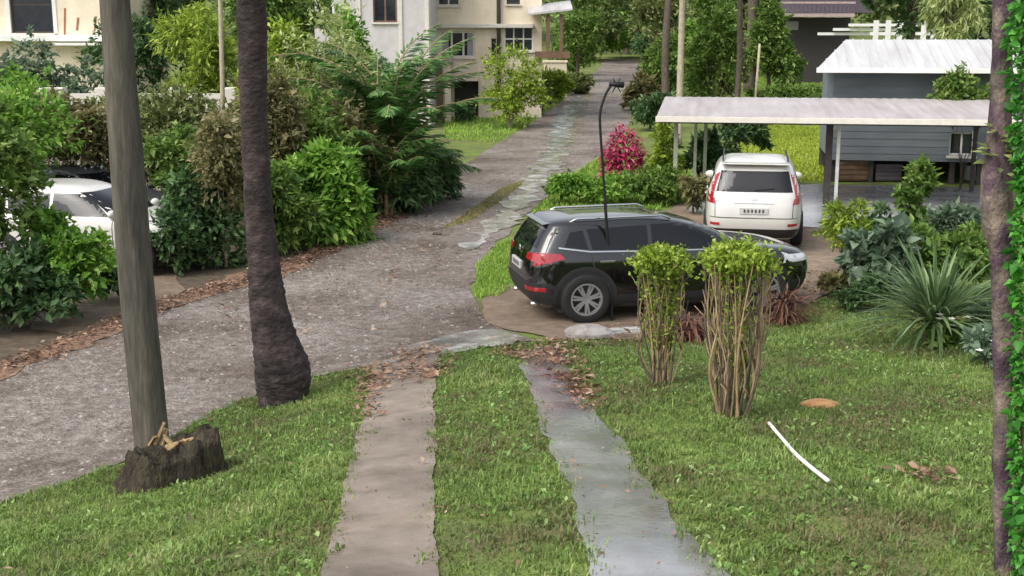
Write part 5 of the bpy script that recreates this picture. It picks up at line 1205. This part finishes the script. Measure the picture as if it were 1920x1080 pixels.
# creeper shrub on the stilt house
S('shrub', 'dark green shrub against the stilt house wall right end', 'shrub', at_px(1800, 31.8), 1.7, .7, 3.0, 'mid', 3400, .12, .05, .45, 14, .4, 90, CG, nb=6)
tree('tree', 'pale yellow-green drooping tree above the stilt house roof', 'tree', at_px(1765, 42), 2.3, 6.2, 'pale', 3200, .25, .045, .55, 18, 91, 'trees behind the stilt house', tr=.1, droop=1.2)
tree('tree', 'dark leafy tree behind the stilt house at top right', 'tree', at_px(1700, 56), 5, 8.5, 'dark', 6000, .25, .1, .42, 22, 92, 'trees behind the stilt house', tr=.18)
tree('tree', 'dense dark tree at the upper right corner', 'tree', at_px(1850, 44), 4.0, 7, 'dark', 6500, .2, .08, .22, 24, 93, 'trees behind the stilt house', tr=.15)
# trees lining the far road
FT = 'trees lining the far road'
tree('tree', 'leafy green tree at the end of the road', 'tree', at_px(1110, 112), 7.5, 9.5, 'far', 10000, .38, .15, .02, 28, 100, FT, tr=.2)
tree('tree', 'bright green tree left of the road end', 'tree', at_px(1082, 84), 3.2, 7.5, 'mid', 8000, .24, .09, .04, 24, 101, FT, tr=.15)
tree('tree', 'tall green tree closing the road end', 'tree', at_px(1175, 126), 9, 13, 'bright', 11000, .45, .18, .0, 30, 102, FT, tr=.3)
tree('tree', 'olive tree right of the road end', 'tree', at_px(1240, 84), 4.0, 8, 'olive', 9000, .26, .1, .02, 26, 103, FT, tr=.15)
S('shrub', 'green roadside shrub below the olive tree', 'shrub', at_px(1238, 66), 2.4, 2, 3.2, 'mid', 6500, .2, .08, .0, 18, .3, 104, 'roadside shrubs before the carport', nb=6)
S('shrub', 'dark roadside shrub behind the carport left corner', 'shrub', at_px(1218, 50), 1.7, 1.3, 1.5, 'dark', 3500, .15, .06, .0, 14, .3, 105, 'roadside shrubs before the carport', nb=6)
tree('tree', 'dense green tree right of the pale slender trunk', 'tree', at_px(1325, 58), 3.2, 6.6, 'mid', 10000, .2, .08, .0, 26, 106, FT, tr=.14)
tree('tree', 'shaded tree behind the two slender trunks', 'tree', at_px(1385, 92), 7, 10, 'olive', 10000, .34, .13, .0, 28, 107, FT, tr=.25)
tree('tree', 'green tree left of the distant dark house', 'tree', at_px(1440, 74), 2.8, 6.0, 'mid', 7500, .25, .1, .02, 24, 108, FT, tr=.15)
S('shrub', 'clipped low hedge at the edge of the far lawn', 'shrub', at_px(1500, 66), 6.0, 1.2, .9, 'mid', 5500, .15, .06, .0, 22, .2, 109, 'roadside shrubs before the carport', nb=4)
S('shrub', 'leafy shrub at the foot of the distant dark house', 'shrub', at_px(1470, 78), 2.6, 1.5, 2.2, 'mid', 3500, .2, .08, .0, 14, .3, 110, 'roadside shrubs before the carport', nb=4)
S('shrub', 'low shrub on the verge left of the far road', 'shrub', at_px(1085, 72), 2.0, 1.5, 1.3, 'olive', 3000, .18, .07, .0, 14, .3, 111, 'roadside shrubs before the carport', nb=4)
for i, (px, Y, w_, h_, lf, lab) in enumerate([(1068, 92, 3.2, 3.2, 'mid', 'green shrub left of the road end under the trees'), (1125, 116, 5.0, 3.6, 'bright', 'light green thicket behind the road end'), (1165, 120, 4.5, 3.2, 'olive', 'olive thicket straight behind the road end'), (1225, 118, 5.0, 4.5, 'mid', 'green thicket right of the road end'),
        (1260, 74, 2.6, 3.4, 'brown', 'brownish shrub behind the pale slender trunk'), (1290, 70, 2.6, 4.2, 'bright', 'light green tall shrub between the slender trunks'), (1205, 60, 1.6, 1.5, 'brown', 'brown dry shrub at the right road verge'), (1352, 66, 2.4, 3.6, 'olive', 'olive shrub behind the dark slender trunk'), (1420, 100, 5.0, 5.0, 'far', 'pale green thicket behind the leaning stake'), (1045, 66, 1.6, 1.6, 'yellow', 'yellow-green low shrub in front of the garden wall end')]):
    S('shrub', lab, 'shrub', at_px(px, Y), w_, w_ * .7, h_, lf, 4500, .15 + .0013 * Y, .06 + .0005 * Y, .0, 16, .3, 140 + i, 'thickets by the far road', nb=4, lump_r=.36)
S('shrub', 'dark shrub under the trees at the road end', 'shrub', at_px(1215, 104), 3.0, 2, 3.0, 'dark', 3500, .3, .11, .0, 14, .3, 112, 'roadside shrubs before the carport', nb=4)
for i, (px, ptop, Y, w_, mt, lab, bend) in enumerate([(1272, -80, 44, 12.5, 'palebark', 'pale straight slender palm trunk behind the carport', 0), (1377, -80, 46, 11, 'bark', 'dark slender leaning trunk right of the pale one', 2), (1250, -80, 54, 14, 'bark', 'dark thick trunk just left of the pale slender one', -3), (1405, -80, 74, 22, 'bark', 'broad dark trunk left of the distant dark house', 1)]):
    b = at_px(px, Y); kk = mpp(Y); root = thing('tree', lab, 'tree', b, 0, 'tall trunks behind the carport'); z = at(px, ptop, Y).z - b.z; r2 = np.random.default_rng(130 + i)
    p = smooth_path([(0, 0, -.1), (bend * kk * 2, 0, z * .45), (-bend * kk, 0, z)], 7); mb = MB(); mb.tube(p, np.linspace(w_ * kk * .55, w_ * kk * .42, len(p)), 12); mb.build('trunk', M[mt], root, True)
    V, F, RV = frond_crown(np.array(p[-1]), 12, 2.6, r2, (.1, 1.2), .55, leaflets=26, ll=.6, lw=.08); link('crown', np_mesh('crown', V, F, M['mid']), root)
b = at_px(1413, 52); mb = MB(); z = at(1420, 82, 52).z - b.z; mb.tube([(-.02, 0, -.1), (.12, 0, z)], .05, 8); o = mb.build('stake', M['palebark'], None, True); o.location = b; tag(o, 'thin pale leaning stake on the far lawn', 'stake')
# wood beyond
Vs, Fs, o_ = [], [], 0; r2 = np.random.default_rng(200)
for i in range(46):
    x = -75 + i * 3.4 + r2.normal(0, 1.5); y = r2.uniform(128, 150); hh = r2.uniform(10, 16); V, F, C = crown(r2.uniform(6, 10), 6, 0, hh, 2400, .75, .32, 16, .2, r2, .5, .3)
    V += np.array([x, y, h1(x, y)]); Vs.append(V); Fs.append(F + o_); o_ += len(V)
tag(link('distant_wood', np_mesh('distant_wood', np.vstack(Vs), np.vstack(Fs), M['far'])), 'continuous green wood closing the view beyond the houses', 'wood', kind='stuff')

# ------------------------------------------------------------------ right edge: violet-barked trunk and an added leafy column filling the green edge strip
Yr = 6.2
b = gx(1880, Yr); root = thing('tree', 'slender violet-barked trunk at the right edge of the view', 'tree', b)
pr = smooth_path([(*(at(x, y, Yr) - b), w_ * mpp(Yr)) for x, y, w_ in [(1882, 1250, 17), (1881, 1080, 16), (1880, 900, 18), (1880, 760, 15), (1881, 640, 19), (1879, 500, 19), (1869, 400, 27), (1870, 310, 24), (1876, 200, 18), (1880, 60, 17), (1884, -80, 16), (1890, -400, 15)]], 6)
r2 = np.random.default_rng(301); V, F = tube([q[:3] for q in pr], [q[3] * (1 + r2.normal(0, .05)) for q in pr], 16); link('trunk', np_mesh('trunk', V, F, M['purplebark'], True), root)
q0 = np.array(at(1870, 285, Yr) - b); n = 26; a = r2.uniform(0, 6.28, n); P = q0 + np.column_stack([np.cos(a) * .05, -np.abs(np.sin(a)) * .06, r2.normal(0, .06, n)]); D = np.column_stack([np.cos(a), -np.abs(np.sin(a)), r2.uniform(-.3, .6, n)])
V, F = kites(P, D, np.column_stack([r2.normal(0, .3, (n, 2)), np.ones(n)]), r2.uniform(.06, .11, n), .04); link('leaves', np_mesh('leaves', V, F, M['pale']), root)
V, F, C = crown(.85, 1.0, 3.3, 5.4, 3200, .085, .04, 16, .5, r2); V[:, 0] += np.interp(V[:, 2], [0, 5.4], [0, .06]) - .06; link('crown', np_mesh('crown', V, F, M['dark']), root)
b = gx(1926, 6.0); root = thing('added_vine', 'added vivid green leafy column filling the strip along the far right edge', 'added plant', b); n = 3600  # made-up plant column filling a green colour fringe at the edge
cl = smooth_path([tuple(at(x, y, 6.0) - b) for x, y in ((1926, 1300), (1930, 1080), (1922, 800), (1931, 500), (1924, 200), (1928, 0), (1930, -300))], 8); zc = cl[:, 2]
z = r2.uniform(0, cl[-1, 2], n); a = r2.uniform(0, 6.28, n); q = .062 * r2.uniform(.35, 1.25, n) * (1 + .22 * np.sin(z * 5) + .16 * np.sin(z * 13 + a))
P = np.column_stack([np.interp(z, zc, cl[:, 0]) + np.cos(a) * q, np.interp(z, zc, cl[:, 1]) + np.sin(a) * q, z]); D = np.column_stack([np.cos(a) * .7 + r2.normal(0, .5, n), np.sin(a) * .7 + r2.normal(0, .5, n), r2.normal(-.5, .6, n)]); ls = np.clip(r2.lognormal(0, .4, n), .5, 2.2)
V, F = kites(P, D, np.column_stack([np.cos(a), np.sin(a), np.full(n, .5)]) + r2.normal(0, .45, (n, 3)), .036 * ls, .026 * ls, .3); V[:, 2] = np.maximum(V[:, 2], 0)
link('foliage', np_mesh('foliage', V, F, M['vivid']), root); mb = MB(); mb.tube(cl, .022, 10); mb.build('stem', M['bark'], root, True)

# ------------------------------------------------------------------ light, sky, camera
SUN_EL, SUN_AZ = math.radians(52), math.radians(228)      # azimuth clockwise from +Y: behind and to the left of the camera
w = bpy.data.worlds.new('World'); SC.world = w; w.use_nodes = True; nt = w.node_tree; nt.nodes.clear()
sky = nt.nodes.new('ShaderNodeTexSky'); sky.sky_type = 'NISHITA'; sky.sun_disc = False; sky.sun_elevation = SUN_EL; sky.sun_rotation = SUN_AZ; sky.dust_density = 4; sky.ozone_density = .6; sky.air_density = 1.2
hs_ = nt.nodes.new('ShaderNodeHueSaturation'); hs_.inputs['Saturation'].default_value = .35
bg = nt.nodes.new('ShaderNodeBackground'); bg.inputs['Strength'].default_value = .15; ow = nt.nodes.new('ShaderNodeOutputWorld')
nt.links.new(sky.outputs[0], hs_.inputs['Color']); nt.links.new(hs_.outputs[0], bg.inputs[0]); nt.links.new(bg.outputs[0], ow.inputs[0])
sl_ = bpy.data.lights.new('sun', 'SUN'); sl_.energy = 1.05; sl_.angle = math.radians(40); sl_.color = (1, .96, .90)
so = bpy.data.objects.new('sun', sl_); COL.objects.link(so)
dv = Vector((math.sin(SUN_AZ) * math.cos(SUN_EL), math.cos(SUN_AZ) * math.cos(SUN_EL), math.sin(SUN_EL)))
so.rotation_euler = dv.to_track_quat('Z', 'Y').to_euler(); so.location = (0, 0, 30)
cam = bpy.data.cameras.new('camera'); co = bpy.data.objects.new('camera', cam); COL.objects.link(co); SC.camera = co
cam.sensor_width = 36; cam.lens = 36 * FPX / 1920; cam.clip_end = 1500; cam.clip_start = .1
co.location = (0, 0, CZ); co.rotation_euler = (math.pi / 2 - PIT, 0, 0)
SC.view_settings.view_transform = 'Standard'; SC.view_settings.look = 'None'; SC.view_settings.exposure = .8; SC.view_settings.gamma = 1
SC.cycles.max_bounces = 6; SC.cycles.transparent_max_bounces = 4
